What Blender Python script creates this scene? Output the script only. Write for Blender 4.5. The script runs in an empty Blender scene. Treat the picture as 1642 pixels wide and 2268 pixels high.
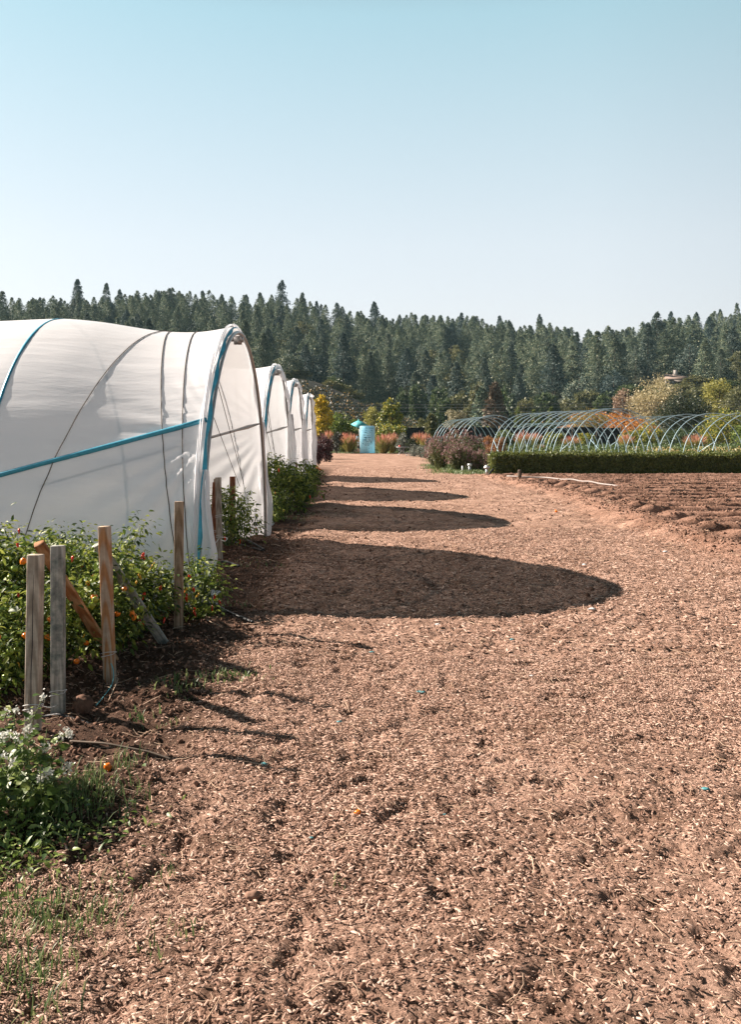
import bpy, math, random
import numpy as np
from mathutils import Vector, Matrix, Euler

# ------------------------------------------------------------------ camera, light, exposure
SC = bpy.context.scene
COL = SC.collection
CAM_H, F, CX, CY = 1.6, 2000.0, 821.0, 958.0      # eye height and the photograph's own perspective
cam_d = bpy.data.cameras.new('camera')
cam = bpy.data.objects.new('camera', cam_d); COL.objects.link(cam)
cam.location = (0, 0, CAM_H); cam.rotation_euler = (math.radians(90), 0, 0)
cam_d.sensor_fit = 'VERTICAL'; cam_d.sensor_height = 36.0; cam_d.lens = F / 2268 * 36
cam_d.shift_y = -(1134 - CY) / 2268
cam_d.clip_start = 0.05; cam_d.clip_end = 4000
SC.camera = cam

SUN_EL, SUN_AZ = 32.8, 19.5        # sun to the left, 20 degrees beyond it
to_sun = Vector((-math.cos(math.radians(SUN_AZ)) * math.cos(math.radians(SUN_EL)),
                 math.sin(math.radians(SUN_AZ)) * math.cos(math.radians(SUN_EL)), math.sin(math.radians(SUN_EL))))
sun_d = bpy.data.lights.new('sun', 'SUN'); sun_d.energy = 5.0; sun_d.angle = math.radians(0.5); sun_d.color = (1.0, 0.87, 0.76)
sun = bpy.data.objects.new('sun', sun_d); COL.objects.link(sun)
sun.location = (-30, 10, 30); sun.rotation_euler = to_sun.to_track_quat('Z', 'Y').to_euler()

W = bpy.data.worlds.new('World'); SC.world = W; W.use_nodes = True
wn = W.node_tree.nodes; wl = W.node_tree.links; wn.clear()
sky = wn.new('ShaderNodeTexSky'); sky.sky_type = 'NISHITA'; sky.sun_disc = False
sky.sun_elevation = math.radians(SUN_EL); sky.sun_rotation = math.atan2(to_sun.x, to_sun.y)
sky.air_density = 1.0; sky.dust_density = 1.6; sky.ozone_density = 1.0; sky.altitude = 0
hsv = wn.new('ShaderNodeHueSaturation'); hsv.inputs['Saturation'].default_value = 0.85
wtc = wn.new('ShaderNodeTexCoord'); wsp = wn.new('ShaderNodeSeparateXYZ'); wr_ = wn.new('ShaderNodeValToRGB'); wmx = wn.new('ShaderNodeMix'); wmx.data_type = 'RGBA'; wmx.blend_type = 'MULTIPLY'; wmx.inputs[0].default_value = 1
wl.new(wtc.outputs['Generated'], wsp.inputs[0]); wl.new(wsp.outputs[2], wr_.inputs[0])
for k_, (p_, c_) in enumerate(((0.0, (.60, .58, .57)), (.22, (.60, .61, .60)), (.42, (.60, .68, .66)), (.65, (.07, .08, .08)))):
    e_ = wr_.color_ramp.elements[k_] if k_ < 2 else wr_.color_ramp.elements.new(p_)
    e_.position = p_; e_.color = (*c_, 1)
bg = wn.new('ShaderNodeBackground'); bg.inputs['Strength'].default_value = 0.125
out = wn.new('ShaderNodeOutputWorld')
wl.new(sky.outputs[0], hsv.inputs['Color']); wl.new(hsv.outputs[0], wmx.inputs[6]); wl.new(wr_.outputs[0], wmx.inputs[7]); wl.new(wmx.outputs[2], bg.inputs[0]); hz = wn.new('ShaderNodeBackground'); hz.inputs['Strength'].default_value = 0.34; hr = wn.new('ShaderNodeValToRGB'); wl.new(wsp.outputs[2], hr.inputs[0])
for k_, (p_, c_) in enumerate(((0.0, (.98, .90, .92)), (.20, (.85, .88, .90)), (.42, (.47, .72, .77)), (.6, (.05, .07, .08)))):
    e_ = hr.color_ramp.elements[k_] if k_ < 2 else hr.color_ramp.elements.new(p_)
    e_.position = p_; e_.color = (*c_, 1)
wl.new(hr.outputs[0], hz.inputs[0]); ms = wn.new('ShaderNodeMixShader'); ms.inputs[0].default_value = .72
vd = wn.new('ShaderNodeVectorMath'); vd.operation = 'DOT_PRODUCT'; vd.inputs[1].default_value = (-math.cos(math.radians(SUN_AZ)), math.sin(math.radians(SUN_AZ)), 0); wl.new(wtc.outputs['Generated'], vd.inputs[0])
mr = wn.new('ShaderNodeMapRange'); mr.inputs['From Min'].default_value = -.75; mr.inputs['From Max'].default_value = .1; mr.inputs['To Min'].default_value = .4; mr.inputs['To Max'].default_value = 1.0; wl.new(vd.outputs['Value'], mr.inputs['Value'])
mm = wn.new('ShaderNodeMath'); mm.operation = 'MULTIPLY'; mm.inputs[1].default_value = .33; wl.new(mr.outputs[0], mm.inputs[0]); wl.new(mm.outputs[0], hz.inputs['Strength'])
wl.new(bg.outputs[0], ms.inputs[1]); wl.new(hz.outputs[0], ms.inputs[2]); wl.new(ms.outputs[0], out.inputs[0])

SC.view_settings.view_transform = 'Standard'; SC.view_settings.look = 'None'
SC.view_settings.exposure = 1.55; SC.view_settings.gamma = 1.0
SC.render.engine = 'CYCLES'
SC.cycles.max_bounces = 6; SC.cycles.transparent_max_bounces = 16; SC.cycles.transmission_bounces = 4
SC.cycles.use_denoising = True
R = np.random.default_rng(7)
random.seed(7)

# ------------------------------------------------------------------ helpers
def V(px, py, Y): return np.array([(px - CX) / F * Y, Y, CAM_H - (py - CY) / F * Y])
def XW(px, Y): return (px - CX) / F * Y
def lerp(a, b, t): return a + (b - a) * t
def sstep(a, b, x): t = np.clip((x - a) / (b - a), 0, 1); return t * t * (3 - 2 * t)
_tab = np.random.default_rng(3).random((256, 256))
def vn(x, y):
    x = np.asarray(x, float); y = np.asarray(y, float)
    xi = np.floor(x).astype(int); yi = np.floor(y).astype(int); fx = x - xi; fy = y - yi
    fx = fx * fx * (3 - 2 * fx); fy = fy * fy * (3 - 2 * fy)
    a = _tab[xi & 255, yi & 255]; b = _tab[(xi + 1) & 255, yi & 255]; c = _tab[xi & 255, (yi + 1) & 255]; d = _tab[(xi + 1) & 255, (yi + 1) & 255]
    return (a * (1 - fx) + b * fx) * (1 - fy) + (c * (1 - fx) + d * fx) * fy - 0.5
def fbm(x, y, o=4):
    s = 0; a = 1
    for k in range(o): s = s + a * vn(x * 2 ** k + 17.3 * k, y * 2 ** k + 9.1 * k); a *= 0.5
    return s

class MB:
    def __init__(s): s.v = []; s.f = []; s.n = 0
    def add(s, v, *fs):
        v = np.asarray(v, float).reshape(-1, 3)
        for f in fs:
            f = np.asarray(f, np.int64)
            if f.size: s.f.append(f + s.n)
        s.v.append(v); s.n += len(v); return s
    def box(s, c, size, rot=None):
        d = np.array([[x, y, z] for x in (-.5, .5) for y in (-.5, .5) for z in (-.5, .5)]) * np.array(size)
        if rot is not None: d = d @ np.array(rot).T
        return s.add(d + np.array(c), [[0, 1, 3, 2], [4, 6, 7, 5], [0, 4, 5, 1], [2, 3, 7, 6], [0, 2, 6, 4], [1, 5, 7, 3]])
    def tube(s, pts, r, n=6, cap=True):
        P = np.asarray(pts, float); m = len(P); r = np.broadcast_to(np.asarray(r, float), (m,))
        T = np.gradient(P, axis=0); T /= np.linalg.norm(T, axis=1)[:, None] + 1e-9
        up = np.array([0, 0, 1.0]) if abs(T[:, 2]).mean() < .8 else np.array([1.0, 0, 0])
        A = np.cross(T, up); A /= np.linalg.norm(A, axis=1)[:, None] + 1e-9; B = np.cross(T, A)
        a = np.arange(n) / n * 2 * math.pi
        v = P[:, None] + r[:, None, None] * (A[:, None] * np.cos(a)[None, :, None] + B[:, None] * np.sin(a)[None, :, None])
        i = np.arange(m - 1)[:, None] * n; j = np.arange(n)[None]; k = (j + 1) % n
        f = np.stack([i + j, i + k, i + n + k, i + n + j], -1).reshape(-1, 4)
        fs = [f]
        if cap: fs += [np.arange(n)[None, ::-1], (np.arange(n) + (m - 1) * n)[None]]
        return s.add(v.reshape(-1, 3), *fs)
    def grid(s, P, mask=None):
        m, n = P.shape[:2]; i = np.arange(m - 1)[:, None] * n; j = np.arange(n - 1)[None]
        f = np.stack([i + j, i + j + 1, i + n + j + 1, i + n + j], -1).reshape(-1, 4)
        if mask is not None: f = f[mask.reshape(-1)]
        return s.add(P.reshape(-1, 3), f)
    def inst(s, tv, tf, M, P):
        tv = np.asarray(tv, float); n = len(P); k = len(tv)
        if n == 0: return s
        v = np.einsum('nij,kj->nki', M, tv) + P[:, None]
        fs = [(np.asarray(f)[None] + (np.arange(n) * k)[:, None, None]).reshape(-1, len(f[0])) for f in tf]
        return s.add(v.reshape(-1, 3), *fs)
    def build(s, name, mat, parent=None, loc=None, smooth=False, world=True):
        Vv = np.concatenate(s.v) if s.v else np.zeros((0, 3))
        if parent is not None and world: Vv = Vv - np.array(parent_loc(parent))
        if parent is None and loc is not None and world: Vv = Vv - np.array(loc)
        me = bpy.data.meshes.new(name); me.vertices.add(len(Vv)); me.vertices.foreach_set('co', Vv.astype(np.float32).ravel())
        li = np.concatenate([f.ravel() for f in s.f]); sz = np.concatenate([np.full(len(f), f.shape[1]) for f in s.f])
        st = np.concatenate([[0], np.cumsum(sz)[:-1]])
        me.loops.add(len(li)); me.loops.foreach_set('vertex_index', li.astype(np.int32))
        me.polygons.add(len(sz)); me.polygons.foreach_set('loop_start', st.astype(np.int32))
        me.update(calc_edges=True)
        if smooth: me.polygons.foreach_set('use_smooth', np.ones(len(sz), bool))
        if mat: me.materials.append(mat)
        o = bpy.data.objects.new(name, me); COL.objects.link(o)
        if parent is not None: o.parent = parent
        elif loc is not None: o.location = tuple(loc)
        return o
def parent_loc(p):
    l = np.array(p.location)
    return l + (parent_loc(p.parent) if p.parent else 0)
def tag(o, label=None, cat=None, group=None, kind=None):
    if label: o['label'] = label
    if cat: o['category'] = cat
    if group: o['group'] = group
    if kind: o['kind'] = kind
    return o
def thing(name, loc, label, cat, group=None):
    o = bpy.data.objects.new(name, None); COL.objects.link(o); o.location = tuple(loc); o.empty_display_size = .2
    return tag(o, label, cat, group)
def dup(root, loc, rz=0.0, sc=1.0, label=None, group=None):
    r = root.copy(); COL.objects.link(r); r.location = tuple(loc); r.rotation_euler = (0, 0, rz)
    r.scale = (sc, sc, sc) if np.isscalar(sc) else tuple(sc)
    if label: r['label'] = label
    if group: r['group'] = group
    for ch in list(root.children):
        c = ch.copy(); COL.objects.link(c); c.parent = r
        for g in list(ch.children):
            d = g.copy(); COL.objects.link(d); d.parent = c
    return r
def rots(n, rng, tilt=None):
    """random frames; with tilt, local z stays within tilt radians of world z"""
    az = rng.random(n) * 2 * math.pi
    if tilt is None:
        q = rng.normal(size=(n, 4)); q /= np.linalg.norm(q, axis=1)[:, None]; w, x, y, z = q.T
        return np.stack([1 - 2 * (y * y + z * z), 2 * (x * y - z * w), 2 * (x * z + y * w), 2 * (x * y + z * w), 1 - 2 * (x * x + z * z), 2 * (y * z - x * w), 2 * (x * z - y * w), 2 * (y * z + x * w), 1 - 2 * (x * x + y * y)], -1).reshape(n, 3, 3)
    tx = rng.normal(0, tilt, n); ty = rng.normal(0, tilt, n); c, s = np.cos(az), np.sin(az); o = np.zeros(n); l = np.ones(n)
    Z = np.stack([c, -s, o, s, c, o, o, o, l], -1).reshape(n, 3, 3)
    X = np.stack([l, o, o, o, np.cos(tx), -np.sin(tx), o, np.sin(tx), np.cos(tx)], -1).reshape(n, 3, 3)
    Yr = np.stack([np.cos(ty), o, np.sin(ty), o, l, o, -np.sin(ty), o, np.cos(ty)], -1).reshape(n, 3, 3)
    return Z @ X @ Yr
def frames_dir(D, rng, roll=1.0):
    """frames whose local x runs along D"""
    D = D / (np.linalg.norm(D, axis=1)[:, None] + 1e-9)
    up = np.zeros_like(D); up[:, 2] = 1; S = np.cross(up, D); S /= np.linalg.norm(S, axis=1)[:, None] + 1e-6
    N = np.cross(D, S); a = rng.normal(0, roll, len(D))[:, None]
    S2 = S * np.cos(a) + N * np.sin(a); N2 = np.cross(D, S2)
    return np.stack([D, S2, N2], -1)
def scl(M, s):
    s = np.asarray(s, float)
    return M * (s[:, None, None] if s.ndim == 1 else s[:, None, :])

# ------------------------------------------------------------------ materials
def new_mat(name):
    m = bpy.data.materials.new(name); m.use_nodes = True; nt = m.node_tree; nt.nodes.clear()
    o = nt.nodes.new('ShaderNodeOutputMaterial'); return m, nt, o
def nd(nt, t, **k):
    n = nt.nodes.new(t)
    for a, b in k.items():
        if hasattr(n, a): setattr(n, a, b)
    return n
def c4(c): return (c[0], c[1], c[2], 1)
def ramp(nt, fac, stops, interp='LINEAR'):
    r = nt.nodes.new('ShaderNodeValToRGB'); r.color_ramp.interpolation = interp; e = r.color_ramp.elements
    while len(e) > 1: e.remove(e[-1])
    e[0].position = stops[0][0]; e[0].color = c4(stops[0][1])
    for p, c in stops[1:]: x = e.new(p); x.color = c4(c)
    nt.links.new(fac, r.inputs[0]); return r
def bump(nt, h, dist, st=1.0):
    b = nt.nodes.new('ShaderNodeBump'); b.inputs['Distance'].default_value = dist; b.inputs['Strength'].default_value = st
    nt.links.new(h, b.inputs['Height']); return b
def noise(nt, scale, detail=4, rough=.6, vec=None):
    n = nt.nodes.new('ShaderNodeTexNoise'); n.inputs['Scale'].default_value = scale; n.inputs['Detail'].default_value = detail; n.inputs['Roughness'].default_value = rough
    if vec is not None: nt.links.new(vec, n.inputs['Vector'])
    return n
def mulc(nt, a, b, fac=1.0, mode='MULTIPLY'):
    m = nt.nodes.new('ShaderNodeMix'); m.data_type = 'RGBA'; m.blend_type = mode; m.inputs[0].default_value = fac
    nt.links.new(a, m.inputs[6]); nt.links.new(b, m.inputs[7]); return m.outputs[2]
def plain(name, col, rough=.6, metal=0.0, var=.15, nscale=20, spec=.5):
    m, nt, o = new_mat(name); p = nd(nt, 'ShaderNodeBsdfPrincipled'); tc = nd(nt, 'ShaderNodeTexCoord')
    n = noise(nt, nscale, 4, .6, tc.outputs['Object'])
    r = ramp(nt, n.outputs[0], [(.3, [x * (1 - var) for x in col]), (.7, [min(1, x * (1 + var)) for x in col])])
    nt.links.new(r.outputs[0], p.inputs['Base Color']); p.inputs['Roughness'].default_value = rough; p.inputs['Metallic'].default_value = metal
    p.inputs['Specular IOR Level'].default_value = spec
    b = bump(nt, n.outputs[0], .003); nt.links.new(b.outputs[0], p.inputs['Normal'])
    nt.links.new(p.outputs[0], o.inputs[0]); return m
def leafmat(name, cols, rough=.5, trans=.3, objvar=.0, spec=.4):
    """per-leaf colour by island, optional per-plant variation"""
    m, nt, o = new_mat(name); g = nd(nt, 'ShaderNodeNewGeometry')
    k = len(cols); r = ramp(nt, g.outputs['Random Per Island'], [(i / max(1, k - 1), c) for i, c in enumerate(cols)])
    col = r.outputs[0]
    if objvar:
        oi = nd(nt, 'ShaderNodeObjectInfo')
        r2 = ramp(nt, oi.outputs['Random'], [(0, (1 - objvar, 1 - objvar * .7, 1 - objvar * .3)), (.5, (1, 1, 1)), (1, (1 + objvar * 1.2, 1 + objvar, 1 + objvar * .5))])
        col = mulc(nt, col, r2.outputs[0])
    p = nd(nt, 'ShaderNodeBsdfPrincipled'); p.inputs['Roughness'].default_value = rough; p.inputs['Specular IOR Level'].default_value = spec
    nt.links.new(col, p.inputs['Base Color'])
    t = nd(nt, 'ShaderNodeBsdfTranslucent'); nt.links.new(col, t.inputs[0])
    mx = nd(nt, 'ShaderNodeMixShader'); mx.inputs[0].default_value = trans
    nt.links.new(p.outputs[0], mx.inputs[1]); nt.links.new(t.outputs[0], mx.inputs[2]); nt.links.new(mx.outputs[0], o.inputs[0]); return m
def woodmat(name, light, dark, stain, streak=1.0, stain_amt=.5):
    m, nt, o = new_mat(name); tc = nd(nt, 'ShaderNodeTexCoord'); mp = nd(nt, 'ShaderNodeMapping')
    nt.links.new(tc.outputs['Object'], mp.inputs[0]); mp.inputs['Scale'].default_value = (34, 34, 1.1)
    n = noise(nt, 1.6, 5, .65, mp.outputs[0])
    mp2 = nd(nt, 'ShaderNodeMapping'); nt.links.new(tc.outputs['Object'], mp2.inputs[0]); mp2.inputs['Scale'].default_value = (9, 9, .8)
    w = nd(nt, 'ShaderNodeTexWave', wave_type='RINGS', rings_direction='Y'); w.inputs['Scale'].default_value = 1.7; w.inputs['Distortion'].default_value = 3.2; w.inputs['Detail'].default_value = 3; w.inputs['Detail Scale'].default_value = .7
    nt.links.new(mp2.outputs[0], w.inputs['Vector'])
    r1 = ramp(nt, w.outputs['Fac'], [(.15, dark), (.75, light)])
    r2 = ramp(nt, n.outputs[0], [(.3, (.62, .6, .58)), (.6, (1.1, 1.1, 1.1))])
    c = mulc(nt, r1.outputs[0], r2.outputs[0], streak)
    n3 = noise(nt, 7, 4, .7, tc.outputs['Object']); r3 = ramp(nt, n3.outputs[0], [(.42, (1, 1, 1)), (.66, stain)])
    c = mulc(nt, c, r3.outputs[0], stain_amt)
    p = nd(nt, 'ShaderNodeBsdfPrincipled'); p.inputs['Roughness'].default_value = .8; p.inputs['Specular IOR Level'].default_value = .25
    nt.links.new(c, p.inputs['Base Color']); b = bump(nt, n.outputs[0], .003); nt.links.new(b.outputs[0], p.inputs['Normal'])
    nt.links.new(p.outputs[0], o.inputs[0]); return m

def ground_mat():
    m, nt, o = new_mat('ground'); tc = nd(nt, 'ShaderNodeTexCoord'); at = nd(nt, 'ShaderNodeAttribute', attribute_name='Col')
    n1 = noise(nt, 45, 8, .75, tc.outputs['Object']); n2 = noise(nt, 1.3, 5, .6, tc.outputs['Object']); n3 = noise(nt, 9, 6, .7, tc.outputs['Object'])
    r1 = ramp(nt, n1.outputs[0], [(.34, (.35, .32, .3)), (.5, (.95, .95, .95)), (.66, (1.5, 1.5, 1.5))])
    r2 = ramp(nt, n2.outputs[0], [(.35, (.66, .62, .58)), (.65, (1.2, 1.2, 1.2))])
    r3 = ramp(nt, n3.outputs[0], [(.32, (.6, .58, .56)), (.5, (1, 1, 1)), (.7, (1.2, 1.2, 1.2))])
    c = mulc(nt, mulc(nt, mulc(nt, at.outputs['Color'], r1.outputs[0]), r2.outputs[0]), r3.outputs[0])
    p = nd(nt, 'ShaderNodeBsdfPrincipled'); p.inputs['Roughness'].default_value = .95; p.inputs['Specular IOR Level'].default_value = .1
    nt.links.new(c, p.inputs['Base Color'])
    a = nd(nt, 'ShaderNodeMath', operation='ADD'); nt.links.new(n1.outputs[0], a.inputs[0]); nt.links.new(n3.outputs[0], a.inputs[1])
    b = bump(nt, a.outputs[0], .03, 1.0); nt.links.new(b.outputs[0], p.inputs['Normal'])
    nt.links.new(p.outputs[0], o.inputs[0]); return m
def film_mat():
    m, nt, o = new_mat('white_film'); tc = nd(nt, 'ShaderNodeTexCoord'); mp = nd(nt, 'ShaderNodeMapping'); nt.links.new(tc.outputs['Object'], mp.inputs[0]); mp.inputs['Scale'].default_value = (.7, 5, 5)
    n = noise(nt, 2.2, 5, .6, mp.outputs[0]); n2 = noise(nt, 3, 4, .6, tc.outputs['Object'])
    r = ramp(nt, n2.outputs[0], [(.3, (.88, .89, .91)), (.7, (.92, .925, .94))])
    p = nd(nt, 'ShaderNodeBsdfPrincipled'); p.inputs['Roughness'].default_value = .42; p.inputs['Specular IOR Level'].default_value = .35
    nt.links.new(r.outputs[0], p.inputs['Base Color']); b = bump(nt, n.outputs[0], .010, .7); nt.links.new(b.outputs[0], p.inputs['Normal'])
    t = nd(nt, 'ShaderNodeBsdfTranslucent'); nt.links.new(r.outputs[0], t.inputs[0]); tr = nd(nt, 'ShaderNodeBsdfTransparent'); tr.inputs[0].default_value = (.95, .95, .97, 1)
    m1 = nd(nt, 'ShaderNodeMixShader'); m1.inputs[0].default_value = .25; nt.links.new(p.outputs[0], m1.inputs[1]); nt.links.new(t.outputs[0], m1.inputs[2])
    m2 = nd(nt, 'ShaderNodeMixShader'); m2.inputs[0].default_value = .10; nt.links.new(m1.outputs[0], m2.inputs[1]); nt.links.new(tr.outputs[0], m2.inputs[2])
    nt.links.new(m2.outputs[0], o.inputs[0]); return m

M = dict(
    ground=ground_mat(), film=film_mat(),
    chips=leafmat('wood_chips', [(.05, .026, .018), (.14, .076, .052), (.27, .16, .117), (.42, .27, .205), (.50, .34, .265), (.56, .40, .32)], .85, 0, spec=.15),
    straw=leafmat('straw', [(.42, .28, .19), (.62, .46, .34)], .8, .1, spec=.2),
    clod=leafmat('clods', [(.08, .045, .03), (.16, .092, .065), (.27, .165, .12)], .95, 0, spec=.1),
    galv=plain('galvanised_pipe', (.42, .41, .40), .42, .6, .12, 30),
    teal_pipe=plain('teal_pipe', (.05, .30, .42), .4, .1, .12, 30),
    sky_teal=plain('painted_sky_reflection', (.07, .40, .55), .45, 0, .25, 9),  # teal colour stands for sky reflected in the galvanised end hoop
    hoop=plain('pale_grey_pipe', (.32, .47, .53), .4, .1, .08, 10),
    rope=plain('rope', (.10, .085, .07), .9, 0, .4, 200), twine=plain('twine', (.62, .62, .6), .8, 0, .2, 60), bluecord=plain('teal_cord', (.12, .42, .48), .7, 0, .2, 60),
    black=plain('black_hose', (.02, .022, .025), .45, 0, .2, 30), shade=plain('shade_cloth', (.012, .011, .013), .9, 0, .3, 8),
    w_grey=woodmat('grey_board', (.50, .43, .35), (.33, .27, .21), (.35, .38, .40), 1, .6), w_blue=woodmat('bluish_board', (.44, .42, .37), (.30, .29, .26), (.14, .24, .27), 1, .95),
    w_pine=woodmat('pine_board', (.46, .36, .27), (.40, .20, .09), (.4, .3, .25), .9, .5), w_gold=woodmat('golden_board', (.42, .25, .13), (.30, .13, .05), (.35, .28, .22), 1, .6), w_red=woodmat('red_board', (.34, .15, .085), (.22, .08, .04), (.35, .3, .28), 1, .7),
    w_tan=woodmat('tan_board', (.42, .31, .22), (.28, .19, .12), (.4, .38, .36), 1, .6),
    pep_leaf=leafmat('pepper_leaf', [(.025, .05, .013), (.055, .095, .018), (.12, .17, .028), (.21, .26, .045), (.34, .37, .08)], .5, .35, spec=.3),
    pep_stem=plain('green_stem', (.10, .14, .04), .6), orange=plain('orange_fruit', (.85, .20, .012), .28, 0, .25, 14), red=plain('red_fruit', (.75, .04, .012), .25, 0, .2, 14),
    gfruit=plain('green_fruit', (.22, .30, .04), .3, 0, .25, 10), yfruit=plain('yellow_fruit', (.75, .42, .04), .3, 0, .25, 10),
    weed=leafmat('weed_leaf', [(.04, .08, .02), (.10, .16, .035), (.19, .26, .06), (.32, .38, .12)], .45, .35), grass=leafmat('grass_blade', [(.05, .09, .03), (.12, .18, .06), (.25, .28, .12)], .5, .35),
    wflower=leafmat('white_petals', [(.55, .55, .48), (.8, .8, .76)], .6, .3), bark=plain('bark', (.10, .075, .055), .9, 0, .35, 12), palebark=plain('pale_bark', (.32, .29, .25), .9, 0, .3, 5),
    conifer=leafmat('conifer_needles', [(.018, .044, .042), (.05, .088, .076), (.13, .165, .125), (.27, .285, .205)], .6, .1, .45, spec=.3),
    deadfir=leafmat('dead_needles', [(.10, .07, .045), (.20, .15, .10)], .7, .1),
    hedge=leafmat('hedge_leaf', [(.035, .05, .014), (.08, .105, .024), (.15, .18, .042), (.23, .24, .07)], .5, .3),
    person=plain('skin', (.42, .26, .18), .6), shirt=plain('patterned_shirt', (.55, .55, .52), .8, 0, .5, 30), dark=plain('dark_cloth', (.03, .028, .03), .8), hair=plain('dark_hair', (.05, .03, .02), .7),
    sign=leafmat('pale_blue_board', [(.46, .83, .97)], .6, .35, 0), signink=plain('blue_ink', (.03, .20, .33), .5, 0, .1), signpale=plain('faint_blue_ink', (.20, .52, .66), .5, 0, .1), white=plain('white_paint', (.60, .60, .58), .5, 0, .05),
    canopy=plain('teal_canvas', (.07, .40, .42), .7, 0, .1, 6), metal=plain('grey_metal', (.45, .45, .45), .4, .5), roof=plain('brown_roof', (.30, .22, .18), .8, 0, .2, 2), stone=plain('pale_stone', (.42, .38, .34), .8, 0, .2, 4),
    hose=plain('pale_hose', (.27, .23, .21), .6, 0, .15, 9), soil=plain('dark_soil', (.12, .07, .05), .95, 0, .4, 40, .1), scrap=plain('teal_plastic', (.07, .24, .26), .5, 0, .2), pscrap=plain('pale_plastic', (.62, .66, .66), .5, 0, .1), glass=plain('dark_window', (.02, .03, .04), .2, 0, .1),
)
PAL = dict(
    yellow=[(.12, .11, .02), (.36, .29, .035), (.62, .46, .05), (.70, .48, .06)], green=[(.03, .06, .016), (.08, .12, .026), (.17, .23, .045), (.30, .34, .08)],
    yelgreen=[(.14, .14, .035), (.28, .27, .06), (.40, .36, .10)], greenyel=[(.035, .06, .015), (.10, .14, .026), (.26, .28, .05), (.55, .42, .06)],
    olive=[(.06, .065, .028), (.13, .135, .055), (.22, .21, .09)], paleyel=[(.15, .13, .07), (.30, .26, .14), (.42, .36, .20), (.50, .45, .32)],
    brownpink=[(.16, .11, .075), (.32, .22, .15), (.42, .30, .20)], oak=[(.014, .022, .010), (.032, .045, .018), (.06, .075, .03)],
    poplar=[(.05, .08, .025), (.14, .18, .05), (.28, .30, .11)], mid=[(.03, .055, .022), (.06, .09, .035), (.11, .14, .055)], amber=[(.10, .09, .03), (.22, .19, .06), (.36, .26, .08)],
    purple=[(.03, .014, .016), (.07, .03, .035), (.14, .07, .07)], darkshrub=[(.02, .022, .02), (.045, .05, .04), (.10, .10, .08)], silver=[(.07, .08, .065), (.15, .165, .13), (.26, .28, .23)],
    vine=[(.012, .022, .016), (.022, .034, .022), (.03, .045, .028), (.045, .055, .03), (.06, .06, .03), (.50, .27, .05)], vineorange=[(.20, .07, .02), (.45, .17, .03), (.60, .28, .05)],
    plume=[(.42, .10, .07), (.60, .22, .15), (.70, .36, .26), (.6, .42, .25)], blade=[(.10, .11, .03), (.26, .25, .07), (.42, .38, .14)], verbena=[(.10, .05, .055), (.20, .095, .10), (.30, .17, .17), (.36, .26, .22)],
    rust=[(.10, .045, .02), (.25, .10, .04), (.35, .20, .06)], flowers=[(.50, .30, .08), (.65, .45, .28), (.6, .52, .25), (.12, .16, .05), (.3, .3, .1)], crop=[(.025, .045, .014), (.06, .10, .025), (.15, .19, .05)],
)
_lm = {}
def LM(p):
    if p not in _lm: _lm[p] = leafmat('leaves_' + p, PAL[p], .5, .28, .12)
    return _lm[p]

# ------------------------------------------------------------------ terrain
SKY = np.array([(-600, 690), (0, 684), (60, 652), (130, 646), (200, 648), (280, 652), (350, 632), (430, 636), (500, 650), (600, 646), (665, 652), (750, 674), (850, 694), (920, 690), (1030, 694), (1100, 706), (1200, 714), (1300, 738), (1350, 724), (1410, 700), (1480, 697), (1540, 682), (1642, 678), (2300, 660)], float)
YC = 385.0
def crest(x): return 1.6 + (958 - np.interp(821 + x / YC * F, SKY[:, 0], SKY[:, 1])) / F * YC - 16.5
def Hbig(x, y):
    a = sstep(0, 1, (y - 192) / (YC - 192)) * .35 + .65 * np.clip((y - 192) / (YC - 192), 0, 1)
    z = a * crest(x) + np.where(y > YC, -(y - YC) * .05, 0)
    kn = 12.3 * sstep(108, 186, y) * (1 - sstep(-16, 18, x)) * (1 - .0 * y)
    z = np.maximum(z, kn)
    z = z + 3.5 * np.exp(-((x - 38) / 11) ** 2 - ((y - 152) / 20) ** 2) + 10.5 * sstep(28, 75, x) * sstep(150, 215, y) * (1 - sstep(230, 300, y))
    return z + np.where(y > 110, 1, 0) * .5 * fbm(x * .06, y * .06)
def edge_x(y): return -1.55 - .0205 * (y - 8.3) - 1.3 * sstep(3.55, 2.95, y)
def field_x(y): return np.interp(y, [0, 9, 12, 17.6, 22.5, 33, 40], [6.6, 5.6, 5.0, 5.05, 5.3, 4.6, 4.4])
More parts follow.
